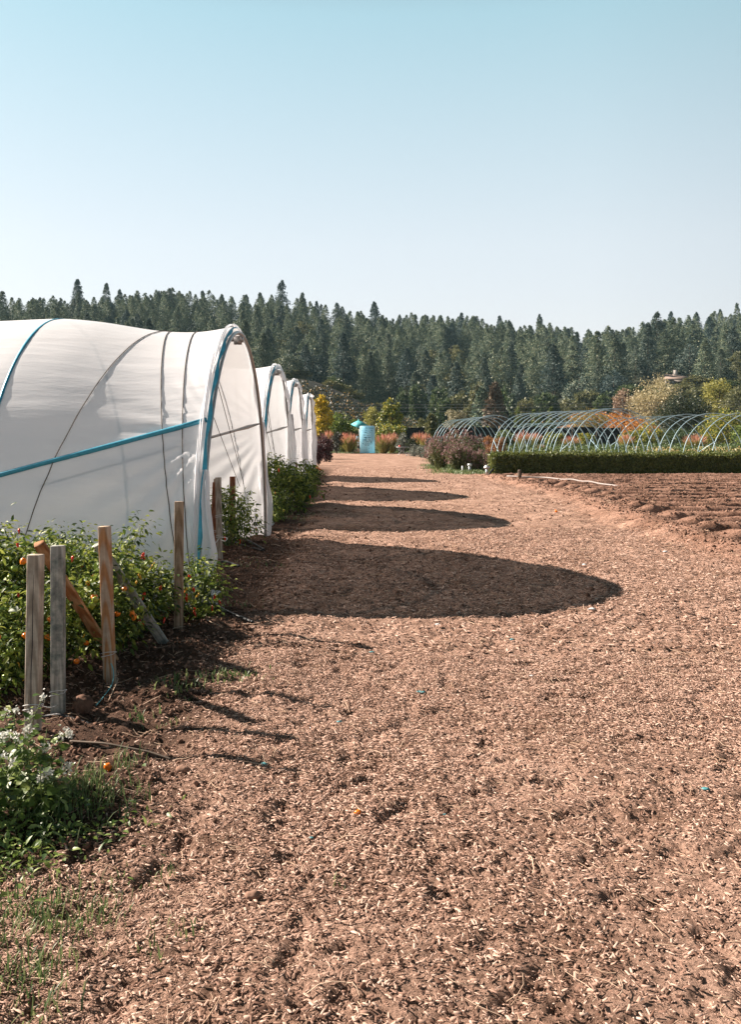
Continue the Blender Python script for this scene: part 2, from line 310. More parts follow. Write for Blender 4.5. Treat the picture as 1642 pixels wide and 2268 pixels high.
def Hs(x, y):
    x = np.asarray(x, float); y = np.asarray(y, float)
    z = Hbig(x, y)
    near = (1 - sstep(60, 110, y))
    z = z + near * .035 * fbm(x * .8, y * .8, 3) + (1 - sstep(20, 40, y)) * (.016 * fbm(x * 7, y * 7, 3) + .014 * fbm(x * 2.6 + 40, y * 2.6, 3))
    e = edge_x(y) + .45
    nb_ = sstep(2.9, 3.9, y); bed = sstep(.35, -.25, x - e) * (1 - sstep(34, 40, y)) * nb_
    z = z - near * .022 * sstep(.12, .42, fbm(x * 8.3 + 11, y * 8.3, 3)) * (1 - sstep(14, 26, y)) * (x < field_x(y))
    z = z + bed * (.075 * fbm(x * 3.1, y * 3.1, 5) + .03) + nb_ * (1 - sstep(34, 40, y)) * (.03 * np.exp(-((x - e - .40) / .25) ** 2) - .03 * np.exp(-((x - e + .02) / .18) ** 2))
    fx = field_x(y); inF = sstep(-.15, .25, x - fx - .25 + .25 * fbm(x * .0 + 3, y * 1.1, 2)) * sstep(6, 9, y) * (1 - sstep(32.2, 33.4, y))
    ph = y / 1.08 + .05 * fbm(x * .5, y * 0 + 5, 3); fr = ph - np.floor(ph)
    prof = np.interp(fr, [0, .05, .10, .42, .62, 1.0], [0, 0, .97, 1, .15, 0])
    z = z + inF * (.19 * prof - .03 + .02 * fbm(x * 3.5, y * 3.5, 4) + .02 * fbm(x * 9, y * 9, 2))
    z = z + .13 * np.exp(-((x - fx + .15) / .42) ** 2) * sstep(5, 9, y) * (1 - sstep(32, 35, y)) + .04 * np.exp(-((x - fx + .7) / .5) ** 2) * fbm(x * 2.2, y * 2.2, 4) * 2 * (y > 5) * (y < 34)
    return z
def G(px, py):                         # point on (flat) ground under a photo pixel
    Y = CAM_H * F / (py - CY); x = XW(px, Y); return np.array([x, Y, float(Hs(x, Y))])
def on(x, y, dz=0.0): return np.array([x, y, float(Hs(x, y)) + dz])

ys = [-12, -6, -3, -1, 0, .6, 1.1, 1.5, 1.8, 2.0]
while ys[-1] < 1400:
    y = ys[-1]; ys.append(y + (max(.018, .0062 * y) if y < 8 else .0036 * y if y < 11.3 else .036 if y < 34 else .012 * y if y < 420 else .06 * y))
ys = np.array(ys)
s_in = np.linspace(-1, 1, 520); s_out = np.geomspace(1.03, 5, 40)
S = np.concatenate([-s_out[::-1], s_in, s_out]); gx = S[None] * (np.maximum(ys, 0) * .5 + 2.2)[:, None]; gy = np.broadcast_to(ys[:, None], gx.shape)
gz = Hs(gx, gy)
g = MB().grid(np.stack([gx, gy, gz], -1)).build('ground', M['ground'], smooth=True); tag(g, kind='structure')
def mixc(a, b, t): return a * (1 - t[..., None]) + np.array(b) * t[..., None]
X_, Y_ = gx.ravel(), gy.ravel()
c = np.zeros((len(X_), 3)) + np.array((.41, .265, .20))
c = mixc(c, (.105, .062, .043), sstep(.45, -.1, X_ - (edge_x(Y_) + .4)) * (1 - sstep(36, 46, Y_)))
fxx = field_x(Y_)
c = mixc(c, (.34, .20, .145), np.exp(-((X_ - fxx + .2) / .55) ** 2) * (Y_ > 4) * (Y_ < 35))
c = mixc(c, (.30, .178, .13), sstep(-.1, .3, X_ - fxx) * (Y_ > 4) * (Y_ < 62))
c = mixc(c, (.07, .10, .035), np.clip((vn(X_ * .9, Y_ * .5) + .25) * 2, 0, 1) * sstep(34, 37, Y_) * (1 - sstep(60, 66, Y_)) * np.exp(-((X_ - 3.7) / .7) ** 2))
c = mixc(c, (.06, .09, .03), sstep(70, 73, Y_) * (1 - sstep(100, 110, Y_)))
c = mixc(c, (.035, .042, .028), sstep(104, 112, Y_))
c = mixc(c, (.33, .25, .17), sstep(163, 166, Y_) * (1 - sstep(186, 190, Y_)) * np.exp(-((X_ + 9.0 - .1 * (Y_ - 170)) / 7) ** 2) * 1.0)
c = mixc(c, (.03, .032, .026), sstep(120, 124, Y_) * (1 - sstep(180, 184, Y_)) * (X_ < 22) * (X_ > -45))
c = mixc(c, (.26, .15, .09), np.exp(-((X_ - 37) / 11) ** 2 - ((Y_ - 148) / 20) ** 4))
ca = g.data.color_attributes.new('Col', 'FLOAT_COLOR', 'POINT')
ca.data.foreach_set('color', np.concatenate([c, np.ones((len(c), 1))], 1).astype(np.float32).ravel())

# ------------------------------------------------------------------ wood chips, straw, clods (uncountable)
def chip_zone(x, y):
    e = edge_x(y) + .45; m = sstep(-.25, .35, x - e + .15 * vn(x * 3, y * 3)) * (1 - sstep(-.75, -.15, x - field_x(y) + .2 * vn(x * 2, y * 2)))
    return m * .97 + .03
def scatter_pts(n, y0, y1, zone, rng, wide=.46):
    y = np.sqrt(rng.random(n) * (y1 ** 2 - y0 ** 2) + y0 ** 2); x = (rng.random(n) * 2 - 1) * (y * wide + .3)
    k = rng.random(n) < zone(x, y); return x[k], y[k]
def chipmesh(mb, n, y0, y1, l0, l1, rng):
    x, y = scatter_pts(n, y0, y1, chip_zone, rng); k = fbm(x * .9, y * .5, 4) * .9 + rng.random(len(x)) > .18; x, y = x[k], y[k]; n = len(x)
    L = l0 + (l1 - l0) * rng.random(n) ** 3.0; w = L * (.16 + .26 * rng.random(n)); h = .0016 + .05 * w
    z = Hs(x, y) + h * .5 + .006 * rng.random(n) + .004
    tv = [(-.5, -.35, 0), (-.35, .5, 0), (.5, .38, 0), (.42, -.5, 0), (-.48, -.28, 1), (-.28, .42, .8), (.48, .25, 1.1), (.3, -.45, .7)]
    mb.inst(tv, [[[4, 7, 6, 5]], [[0, 3, 7, 4], [3, 2, 6, 7], [2, 1, 5, 6], [1, 0, 4, 5]]], scl(rots(n, rng, .20), np.stack([L, w, h], -1)), np.stack([x, y, z], -1))
mb = MB()
chipmesh(mb, 280000, 1.8, 6.5, .004, .031, R)
chipmesh(mb, 150000, 6.5, 15, .014, .06, R)
chipmesh(mb, 80000, 15, 42, .03, .10, R)
tag(mb.build('wood_chips', M['chips']), 'pinkish brown wood chips covering the wide path', 'wood chips', kind='stuff')
mb = MB()
for n, y0, y1, l0, l1, wr in ((1500, 1.8, 7, .03, .13, .0016), (1800, 7, 26, .05, .2, .003)):
    x, y = scatter_pts(n, y0, y1, lambda a, b: np.ones_like(a) * .9, R, .44)
    for i in range(len(x)):
        a = R.random() * 6.28; L = l0 + (l1 - l0) * R.random(); b = R.normal(0, .8); t = np.linspace(-.5, .5, 4)
        px = x[i] + np.cos(a + b * t) * t * L; py = y[i] + np.sin(a + b * t) * t * L
        mb.tube(np.stack([px, py, Hs(px, py) + .014 + .01 * R.random()], -1), wr * (.7 + .6 * R.random()), 3, False)
tag(mb.build('straw', M['straw']), 'pale straw and splinters scattered over the path', 'straw', kind='stuff')

ico_v = []; 
def blob_template(rng, sub=1):
    import bmesh
    bm = bmesh.new(); bmesh.ops.create_icosphere(bm, subdivisions=sub, radius=1)
    v = np.array([x.co[:] for x in bm.verts]); f = [[y.index for y in x.verts] for x in bm.faces]; bm.free()
    v = v * (1 + rng.normal(0, .16, (len(v), 1))); return v, [f]
mb = MB()
def clod_bed(x, y): e = edge_x(y) + .45; return sstep(.5, -.1, x - e + .2 * vn(x * 3, y * 3))
def clod_field(x, y): return (x > field_x(y) - .5) * .9 + .04
for n, y0, y1, s0, s1, zn in ((110000, 2.2, 14, .0025, .016, clod_bed), (9000, 14, 34, .012, .05, clod_bed), (80000, 8.5, 33.5, .006, .028, clod_field), (9000, 2, 12, .003, .013, chip_zone)):
    x, y = scatter_pts(n, y0, y1, zn, R); n = len(x); s = s0 + (s1 - s0) * R.random(n) ** 3.5
    tv, tf = blob_template(R, 1); tv = tv * (1 + R.normal(0, .18, (len(tv), 1)))
    mb.inst(tv, tf, scl(rots(n, R), s[:, None] * (.7 + .5 * R.random((n, 3)))), np.stack([x, y, Hs(x, y) + s * .35], -1))
tag(mb.build('soil_clods', M['clod']), 'crumbly brown soil clods on the beds and furrows', 'soil', kind='stuff')

# ------------------------------------------------------------------ poly tunnels
_td = np.linspace(-.4, 15, 1541); _tf = np.interp(_td, [-.2, 0, .15, .45, .8, 1.08, 1.57, 2.05, 3.0, 4.1, 5.1, 6.2, 7.2, 8.3, 12, 14], [1, 1.0, .988, .974, .978, .99, 1.02, 1.035, 1.018, 1.035, 1.018, 1.035, 1.018, 1.035, 1.02, 1.03]); _kk = np.exp(-(np.arange(-40, 41) / 17.) ** 2); _tf = np.convolve(np.pad(_tf, 40, mode='edge'), _kk / _kk.sum(), 'valid')
def tunnel_prof(d): return np.interp(d, _td, _tf)
def tun_pt(x0, yc, half, H, d, t, out=0.0):
    f = tunnel_prof(d); fy = 1 + (f - 1) * .5
    return np.stack(np.broadcast_arrays(x0 + .0205 * 0 - d, yc - (half * fy + out) * np.cos(t), np.maximum((H * f + out) * np.sin(t), 0)), -1)
def ribbon(mb, path, width, side, nrm, folds=3, amp=.02, nu=13, ph=0.0):
    P = np.asarray(path, float); m = len(P); u = np.linspace(-1, 1, nu); side = np.asarray(side, float); nrm = np.asarray(nrm, float)
    width = np.broadcast_to(width, (m,)); amp = np.broadcast_to(amp, (m,))
    s = np.linspace(0, 1, m)
    G_ = P[:, None] + side[None, None] * (width[:, None] * u[None])[..., None] + nrm[None, None] * (amp[:, None] * np.sin(u[None] * folds * math.pi + ph + s[:, None] * 3.1 + 1.3 * np.sin(s[:, None] * 9)))[..., None]
    mb.grid(G_)
def smoothpath(pts, n=30):
    P = np.asarray(pts, float); k = np.concatenate([[0], np.cumsum(np.linalg.norm(np.diff(P, axis=0), axis=1))]); t = np.linspace(0, k[-1], n)
    Q = np.stack([np.interp(t, k, P[:, i]) for i in range(3)], -1)
    for _ in range(3): Q[1:-1] = (Q[:-2] + 2 * Q[1:-1] + Q[2:]) / 4
    return Q
def tunnel(xa, yc, half, H, L, label, detail, seed, drape):
    rng = np.random.default_rng(seed)
    root = thing('poly_tunnel', (xa, yc, 0), label, 'poly tunnel', 'white film tunnels in a row along the path')
    def film_wr(D, T, Z):
        wr = .014 * fbm(D * 1.3 + T * 2.2 + seed, T * 22 + D * .5, 3) + .028 * vn(D * .8 + seed, T * 7 + D * 1.0) + .05 * np.exp(-D / .35) * vn(D * 2, T * 15 + seed) * (T > .1)
        lowf = sstep(1.9, .9, Z); wr = wr * (.28 + .9 * lowf)
        # folds fanning out from the end hoop where the brace pulls the film
        a1 = np.arctan2(Z - 1.65, D + .15); wr = wr + .016 * np.sin(a1 * 26 + 2 * vn(D, T * 3)) * np.exp(-D / 1.6) * sstep(2.4, 1.2, Z) * sstep(0, .25, D)
        return wr

    nx, nt_ = (220, 200) if detail else (90, 90)
    d = np.concatenate([np.linspace(0, 1.2, nx // 3), np.linspace(1.22, L, nx - nx // 3)]); t = np.linspace(0, math.pi, nt_)
    D, T = np.meshgrid(d, t, indexing='ij'); P = tun_pt(xa, yc, half, H, D, T)
    tail = np.abs(np.cos(T)) ** 1.0
    wr = film_wr(D, T, P[..., 2])
    nrm = np.stack([0 * T, -np.cos(T), np.sin(T)], -1); P = P + nrm * wr[..., None]
    cover = MB().grid(P).build('cover', M['film'], root, smooth=True)
    # end hoop (a galvanised pipe) and ribs under the film
    tt = np.linspace(0, math.pi, 60)
    MB().tube(tun_pt(xa + .03, yc, half - .04, H - .06, 0, tt), .024, 8).build('end_hoop', M['galv'], root, smooth=True)
    k = 1; dd = 2.05
    while dd < L:
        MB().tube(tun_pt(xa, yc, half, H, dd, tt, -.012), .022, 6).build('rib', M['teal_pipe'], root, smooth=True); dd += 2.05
    MB().tube([(xa - .02, yc, H - .14), (xa - L, yc, H - .12)], .025, 6).build('ridge_pipe', M['galv'], root, smooth=True)
    # added strip: sky reflection on the hoop's near half, painted as teal
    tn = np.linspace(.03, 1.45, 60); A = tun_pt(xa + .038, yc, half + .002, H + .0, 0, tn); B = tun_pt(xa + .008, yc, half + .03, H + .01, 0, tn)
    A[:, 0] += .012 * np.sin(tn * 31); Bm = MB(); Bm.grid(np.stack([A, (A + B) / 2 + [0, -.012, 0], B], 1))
    Bm.build('sky_reflection_strip', M['sky_teal'], root, smooth=True)
    # gathered skirt of film along the end
    t2 = np.linspace(0, math.pi, 150); u = np.linspace(0, 1, 10); T2, U = np.meshgrid(t2, u, indexing='ij')
    w = np.interp(T2, [0, .35, .9, 1.3, 1.57, 1.9, 2.6, 3.14], [.20, .17, .13, .08, .05, .12, .16, .15]) * (1 + .35 * fbm(T2 * 5 + seed, T2 * 0, 2))
    curl = np.interp(T2, [0, .9, 1.4, 1.57, 2.2, 3.14], [.015, .014, .012, .015, .05, .06])
    SK = tun_pt(xa, yc, half, H, 0, T2, 0) + nrm_of(T2) * (curl * np.sin(U * 2.6) + .018 * np.sin(U * 9 + T2 * 13) + .02)[..., None]
    SK[..., 0] += np.where(T2 < 1.5, -.06 + .05 * U, -.06 + w * .6 * U) * np.interp(T2, [1.2, 1.57], [1, .6])
    MB().grid(SK).build('end_skirt', M['film'], root, smooth=True)
    # braces from the end hoop down inside the tunnel
    tb = math.asin(1.67 / H)
    for sg, nm in ((tb + .04, 'near'), (math.pi - tb - .04, 'far')):
        a = tun_pt(xa, yc, half, H, 0, sg, -.05); s_ = -1 if nm == 'near' else 1
        b = np.array([xa - 5.4, yc + s_ * (half - .035), .22])
        pts = np.array([a + (b - a) * q for q in np.linspace(0, 1, 24)])
        if nm == 'near':
            for i in range(24):
                z = pts[i, 2]; dd = xa - pts[i, 0]; f_ = float(tunnel_prof(dd)); pts[i, 1] = tun_pt(xa, yc, half, H, dd, math.asin(min(1, z / (H * f_))), .008)[1]
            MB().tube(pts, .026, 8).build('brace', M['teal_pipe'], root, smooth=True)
        else:
            b = a + np.array([-2.3, -2.3, -.75]); MB().tube(np.array([a, a + (b - a) * .06, a + (b - a) * .12, b]), [.012, .03, .019, .019], 8).build('brace', M['galv'], root, smooth=True)
    # clamp at the ridge
    MB().box((xa + .0, yc - .02, H - .15), (.09, .07, .1)).box((xa + .05, yc - .02, H - .14), (.03, .1, .06)).build('clamp', M['galv'], root)
    # lacing ropes: over the film and down each side
    def rope(d0, d1, far=False, r=.0055):
        tq = np.linspace(math.pi / 2, .02 if not far else math.pi - .02, 50); q = np.linspace(0, 1, 50)
        dq = d0 + (d1 - d0) * q ** 1.3; P = tun_pt(xa, yc, half, H, dq, tq, .006); P = P + nrm_of(tq) * film_wr(dq, tq, P[:, 2])[:, None]; MB().tube(P, r * .85, 5).build('rope', M['rope'], root, smooth=True)
    rope(.80, 1.75); rope(.78, .12); rope(.46, .03); rope(.8, 1.4, True); rope(.6, .2, True)
    if L > 4: rope(2.9, 3.8); rope(2.9, 2.3)
    # inner cords by the opening
    for q0, q1 in (((xa - .05, yc - half * .55, H * .8), (xa - .25, yc + half * .86, .85)), ((xa - .08, yc - half * .68, H * .7), (xa - .3, yc + half * .84, .82))):
        MB().tube([q0, q1], .004, 4).build('cord', M['rope'], root)
    # gathered tails of film down both legs of the hoop
    tl = MB(); zz = np.linspace(1.25, .03, 40)
    yn = yc - half * np.sqrt(1 - np.clip(zz / H, 0, 1) ** 2) - .02
    wd = np.interp(zz, [0, .10, .45, .85, 1.25], [.03, .06, .115, .06, .03])
    ribbon(tl, np.stack([xa + .06 + .02 * np.sin(zz * 4), yn, zz], -1), wd, (.93, -.36, 0), (.36, .93, 0), 2.6, .022 + wd * .12, 15, seed)
    tl.build('film_tail', M['film'], root, smooth=True); tl = MB(); zz = np.linspace(1.75, .03, 40)
    yf = yc + half * np.sqrt(1 - np.clip(zz / H, 0, 1) ** 2) + .0
    wf = np.interp(zz, [0, .1, .4, .9, 1.75], [.03, .07, .11, .08, .06])
    ribbon(tl, np.stack([xa + .02 + .03 * np.sin(zz * 3 + 1), yf + .06, zz], -1), wf, (.9, -.43, 0), (.43, .9, 0), 2.2, .03, 13, seed + 1)
    tl.build('film_tail', M['film'], root, smooth=True)
    # knotted bunch of film at the near foot
    tv, tf = blob_template(rng, 3); q = tv * (1 + .25 * vn(tv[:, 0] * 3 + 5, tv[:, 1] * 3 + tv[:, 2] * 2)[:, None]) * [.12, .08, .075]
    MB().add(q + [xa + .09, yc - half + .0, .09], tf[0]).build('film_bunch', M['film'], root, smooth=True)
    if drape:
        # loose film thrown over the crown of the hoop and hanging into the opening
        ta = np.linspace(1.25, 2.45, 50); v = np.linspace(0, 1, 18); TA, VV = np.meshgrid(ta, v, indexing='ij')
        base = tun_pt(xa + .05, yc, half + .03, H + .03, 0, TA); ln = np.interp(TA, [1.25, 1.6, 1.9, 2.2, 2.45], [.05, .42, .62, .7, .9]) * drape
        base[..., 2] -= ln * VV; base[..., 0] += .10 * np.sin(VV * 2) + .04 * np.sin(TA * 19 + VV * 3) * VV; base[..., 1] += -.14 * VV * (TA - 1.25) * 1.0 + .03 * np.sin(VV * 7)
        MB().grid(base).build('loose_film', M['film'], root, smooth=True)
        z2 = np.linspace(2.0, .35, 50); y2 = yc + half * np.sqrt(1 - (z2 / H) ** 2) - .12 - .22 * np.sin((2.0 - z2) * 1.9); r2 = MB()
        ribbon(r2, np.stack([xa + .1 + 0 * z2, y2, z2], -1), np.interp(z2, [.35, .7, 1.3, 2], [.10, .06, .15, .02]) * .9, (.45, .9, 0), (.9, -.45, 0), 3.2, .05, 21, seed)
        r2.build('loose_tail', M['film'], root, smooth=True)
    return root
def nrm_of(T): return np.stack([0 * T, -np.cos(T), np.sin(T)], -1)
tunnel(-1.60, 10.9, 2.62, 2.86, 9.0, 'nearest white film tunnel, its open end hoop closest to the pepper bed', True, 11, 0)
tunnel(-1.84, 17.75, 2.75, 2.92, 8.0, 'second white film tunnel from the camera, loose film hanging over its crown', False, 23, 1.0)
tunnel(-2.02, 24.2, 2.75, 3.02, 8.0, 'third white film tunnel, loose film over the top of its opening', False, 37, .8)
tunnel(-2.15, 31.4, 2.0, 2.95, 8.0, 'farthest and narrowest white film tunnel, next to the purple bush', False, 41, .25)

# ------------------------------------------------------------------ posts and boards
def board_mesh(w, d, h, rng):
    zs = np.linspace(-.12, h, 9); prof = np.array([(-1, -1), (-.86, -1), (.86, -1), (1, -1), (1, -.7), (1, .7), (1, 1), (.86, 1), (-.86, 1), (-1, 1), (-1, .7), (-1, -.7)], float)
    prof[[0, 3, 6, 9]] *= .965; n = len(prof); ox = rng.normal(0, w * .012, len(zs)).cumsum() * .5
    v = np.array([[p[0] * w / 2 + ox[k], p[1] * d / 2, z] for k, z in enumerate(zs) for p in prof])
    v = np.concatenate([v, [[p[0] * w / 2 * .97 + ox[-1], p[1] * d / 2 * .97, h + .004] for p in prof]])
    m = len(zs) + 1; i = np.arange(m - 1)[:, None] * n; j = np.arange(n)[None]; k2 = (j + 1) % n
    return MB().add(v, np.stack([i + j, i + k2, i + n + k2, i + n + j], -1).reshape(-1, 4), (np.arange(n) + (m - 1) * n)[None], np.arange(n)[None, ::-1])
PG = 'wooden posts along the pepper beds'
def post(base, top, w, mat, label, d=None, rz=0.0, twine=(), group=PG, name='wooden_post', cat='post'):
    base = np.array(base, float); top = np.array(top, float); ax = Vector(top - base); h = ax.length
    o = board_mesh(w, d or w * .45, h, random_np()).build(name, M[mat], world=False)
    q = ax.to_track_quat('Z', 'Y'); o.rotation_mode = 'QUATERNION'; o.rotation_quaternion = (Matrix.Rotation(0, 4, 'Z').to_quaternion() @ Vector((0, 0, 1)).rotation_difference(ax.normalized())) @ Matrix.Rotation(rz, 4, 'Z').to_quaternion()
    o.location = tuple(base); tag(o, label, cat, group)
    for zt in twine:
        a = np.linspace(0, 2 * math.pi, 17); hx, hy = w / 2 + .004, (d or w * .45) / 2 + .004
        sq = lambda c_: np.clip(c_ * 1.45, -1, 1)
        mbt = MB()
        for kk in range(2): mbt.tube(np.stack([sq(np.cos(a)) * hx, sq(np.sin(a)) * hy, zt + .012 * kk + .012 * np.cos(a + kk)], -1), .0022, 4)
        t = mbt.build('twine', M['twine'], o, world=False)
    return o
_pr = np.random.default_rng(99)
def random_np(): return _pr
def gp(px, py): Y = CAM_H * F / (py - CY); return np.array([XW(px, Y), Y, 0.0])
def post_px(bx, by, tx, ty, wpx, mat, label, **k):
    b = gp(bx, by); return post(b, V(tx, ty, b[1]), wpx / F * b[1], mat, label, **k)
p1 = post_px(72, 1634, 79, 1230, 31, 'w_grey', 'nearest post, pale grey with a long dark crack', d=.055, rz=-.12, twine=(.16,))
cr = MB().tube([(.002, -.0278, .12), (-.002, -.0278, .35), (.003, -.0278, .5), (.001, -.0278, .72), (.004, -.0278, .86)], [.0012, .002, .0026, .002, .0008], 4).build('crack', M['dark'], p1, world=False)
post_px(128, 1582, 127, 1210, 29, 'w_blue', 'bluish stained weathered post, second from the camera', d=.055, rz=.1, twine=(.12,))
post_px(243, 1508, 231, 1167, 24, 'w_pine', 'pine post with orange flame grain, teal cord at its foot', d=.055, rz=-.1, twine=(.17,))
post_px(395, 1395, 396, 1112, 20, 'w_tan', 'brown post at the open end of the nearest tunnel, among red peppers', rz=.1)
BG = 'boards leaning among the pepper plants'
post(V(262, 1478, 6.3), V(86, 1205, 5.35), .062, 'w_gold', 'golden brown board leaning left behind the two nearest posts', d=.04, rz=.25, group=BG, name='leaning_board', cat='board')
post(V(359, 1419, 6.8), V(217, 1206, 6.3), .07, 'w_blue', 'grey board leaning among the chilli plants right of the flame grained post', d=.04, rz=.2, group=BG, name='leaning_board', cat='board')
post_px(472, 1240, 478, 1069, 14, 'w_red', 'reddish post leaning in front of a grey one in the first tunnel opening', rz=.1, twine=(.35,))
post_px(487, 1242, 483, 1058, 13, 'w_grey', 'tall grey post bound with twine, right behind the reddish leaning one', twine=(.3, .55))
post_px(480, 1228, 479, 1061, 11, 'w_tan', 'thin brown post mostly hidden behind the grey twine bound post')
post_px(515, 1209, 515, 1056, 12.5, 'w_red', 'upright red post standing alone in the middle of the first tunnel opening', rz=.08, twine=(.28, .62))
post_px(562, 1188, 572, 1085, 12, 'w_grey', 'grey post slanting against the far foot of the first hoop', rz=.1)
post_px(579, 1178, 578, 1037, 6, 'w_tan', 'thin post between the first and second tunnels')
post_px(616, 1118, 616, 1029, 7.5, 'w_tan', 'front post of the three pale ones above the dark pepper bush')
post_px(621, 1110, 621.5, 1025, 7.5, 'w_tan', 'middle post of the three pale ones above the dark pepper bush')
post_px(627, 1102, 627.5, 1021, 7, 'w_tan', 'back post of the three pale ones above the dark pepper bush')
post_px(653, 1085, 653, 1020.5, 6.5, 'w_red', 'brown post left of the third tunnel foot')
post_px(656.5, 1080, 656.5, 1027, 5, 'w_red', 'shorter red post touching the brown one by the third tunnel')
post_px(693, 1052, 693, 1011, 4.5, 'w_red', 'reddish post in the opening of the farthest tunnel')
for a, b, lab in ((V(88, 1561, 4.78), V(127, 1561, 5.12), 'pale twine tied between the two nearest posts'), (V(487, 1112, 11.3), V(515, 1112, 12.7), 'upper twine strung from grey to red post in the tunnel opening'), (V(487, 1176, 11.3), V(515, 1172, 12.7), 'lower twine strung from grey to red post in the tunnel opening')):
    q = np.linspace(0, 1, 10)[:, None]; p = a + (b - a) * q; p[:, 2] -= .015 * np.sin(q[:, 0] * 3.14)
    tag(MB().tube(p, .0025, 4).build('twine', M['twine'], loc=a), lab, 'twine', 'strings between the posts')
tw = [V(241, 1462, 5.8), V(250, 1478, 5.78), V(252, 1500, 5.7), V(246, 1520, 5.6), V(225, 1548, 5.4), V(213, 1562, 5.3)]
tag(MB().tube(smoothpath(tw, 30), .003, 5).build('cord', M['bluecord'], loc=tw[-1]), 'teal cord trailing from the flame grained post to the soil', 'cord')
mb = MB(); tws = [(V(487, 1190, 11.25)), V(470, 1212, 11.2), V(460, 1232, 11.0)]; mb.tube(smoothpath(tws, 12), .004, 4); mb.tube(smoothpath([V(487, 1190, 11.25), V(505, 1190, 11.2), V(500, 1200, 11.1), V(490, 1196, 11.2)], 14), .004, 4)
tag(mb.build('twine', M['twine'], loc=tws[-1]), 'loose twine loop hanging from the foot of the grey bound post', 'twine')

# ------------------------------------------------------------------ pepper plants
LEAF_V = [(0, 0, 0), (.35, .20, .05), (.35, -.20, .05), (.4, 0, -.01), (.72, .14, -.04), (.72, -.14, -.04), (.75, 0, -.09), (1, 0, -.22)]
LEAF_F = [[[0, 3, 1], [0, 2, 3], [4, 6, 7], [6, 5, 7]], [[1, 3, 6, 4], [3, 2, 5, 6]]]
def fruit_long(n=8):
    z = np.linspace(0, 1, 8); r = np.array([.0, .14, .19, .18, .155, .12, .07, .0]) * .85 + .002; return np.stack([.12 * z ** 2, 0 * z, -z], -1), r
def fruit_hab(): z = np.linspace(0, 1, 9); r = np.array([.02, .34, .43, .45, .42, .36, .28, .14, .0]); return np.stack([.05 * np.sin(z * 5), 0 * z, -z], -1), r
def pepper_parts(root, h, w, nclump, nleaf, fruits, rng, leafL=.075, openness=0.0, sprig=False):
    """fruits: list of (kind, length, count)"""
    C = []
    while len(C) < nclump:
        p = rng.uniform(-1, 1, 3); p[2] = rng.random()
        rr = (p[0] ** 2 + p[1] ** 2) ** .5
        if rr < .45 + .6 * math.sin(p[2] * 2.6 + .35) and not (p[2] < .14): C.append((p[0] * w / 2, p[1] * w / 2, p[2] * h))
    C = np.array(C); st = MB()
    if sprig: C = np.concatenate([C, [[w * .25, 0, h * 1.12], [w * .38, 0, h * 1.2]]])
    for cc in C[:: 1 if len(C) < 40 else 2]:
        mid = np.array([cc[0] * .35, cc[1] * .35, cc[2] * .5]); st.tube(smoothpath([(0, 0, -.03), mid, cc], 7), np.linspace(.007, .002, 7), 4, False)
    st.build('stem', M['pep_stem'], root, world=False)
    n = len(C) * nleaf; cidx = np.repeat(np.arange(len(C)), nleaf); off = rng.normal(0, 1, (n, 3)) * [.062, .062, .055]
    P = C[cidx] + off * (1 + openness); P[:, 2] = np.maximum(P[:, 2], .03)
    D = off * 1.0 + rng.normal(0, .05, (n, 3)); D[:, 2] = D[:, 2] * .5 - .03
    s = leafL * (.4 + .8 * rng.random(n)); MB().inst(LEAF_V, LEAF_F, scl(frames_dir(D, rng, .6), np.stack([s, s * 1.05, s], -1)), P).build('foliage', M['pep_leaf'], root, smooth=True, world=False)
    for kind, L, cnt, side in fruits:
        for i in range(cnt):
            a = rng.uniform(-2.6, .3) if side else rng.random() * 6.28; rr = w * .5 * rng.uniform(.65, 1.02); z = h * rng.uniform(.15, .95)
            l = L * rng.uniform(.75, 1.15); path, r = (fruit_long() if kind in ('red', 'yfruit', 'glong') else fruit_hab())
            mt = {'red': 'red', 'orange': 'orange', 'gfruit': 'gfruit', 'yfruit': 'yfruit', 'glong': 'gfruit'}[kind]
            e = Euler((rng.uniform(-.6, .6), rng.uniform(-.6, .6), rng.random() * 6.28)).to_matrix()
            if kind == 'glong' and rng.random() < .4: e = e @ Matrix.Rotation(2.6, 3, 'X')
            pts = (path * l) @ np.array(e).T + np.array([rr * math.cos(a), rr * math.sin(a), z])
            nm = 'fruit'; fo = MB().tube(pts, r * l, 9).build(nm, M[mt], root, smooth=True, world=False)
            MB().tube([pts[0] - [0, 0, 0], pts[0] + (pts[0] - pts[1]) * .9 + [0, 0, .02]], .0025, 4).build('fruit_stalk', M['pep_stem'], fo, world=False)
rp = np.random.default_rng(5)
HG = 'pepper plants with round orange fruit beside the nearest posts'; CG = 'chilli plants with long red fruit in front of the nearest tunnel'
def habanero(): return [('orange', .05, 9, True), ('gfruit', .045, 8, True), ('yfruit', .05, 2, True)]
def chilli(): return [('red', .075, 9, True), ('glong', .075, 5, True), ('yfruit', .07, 2, True)]
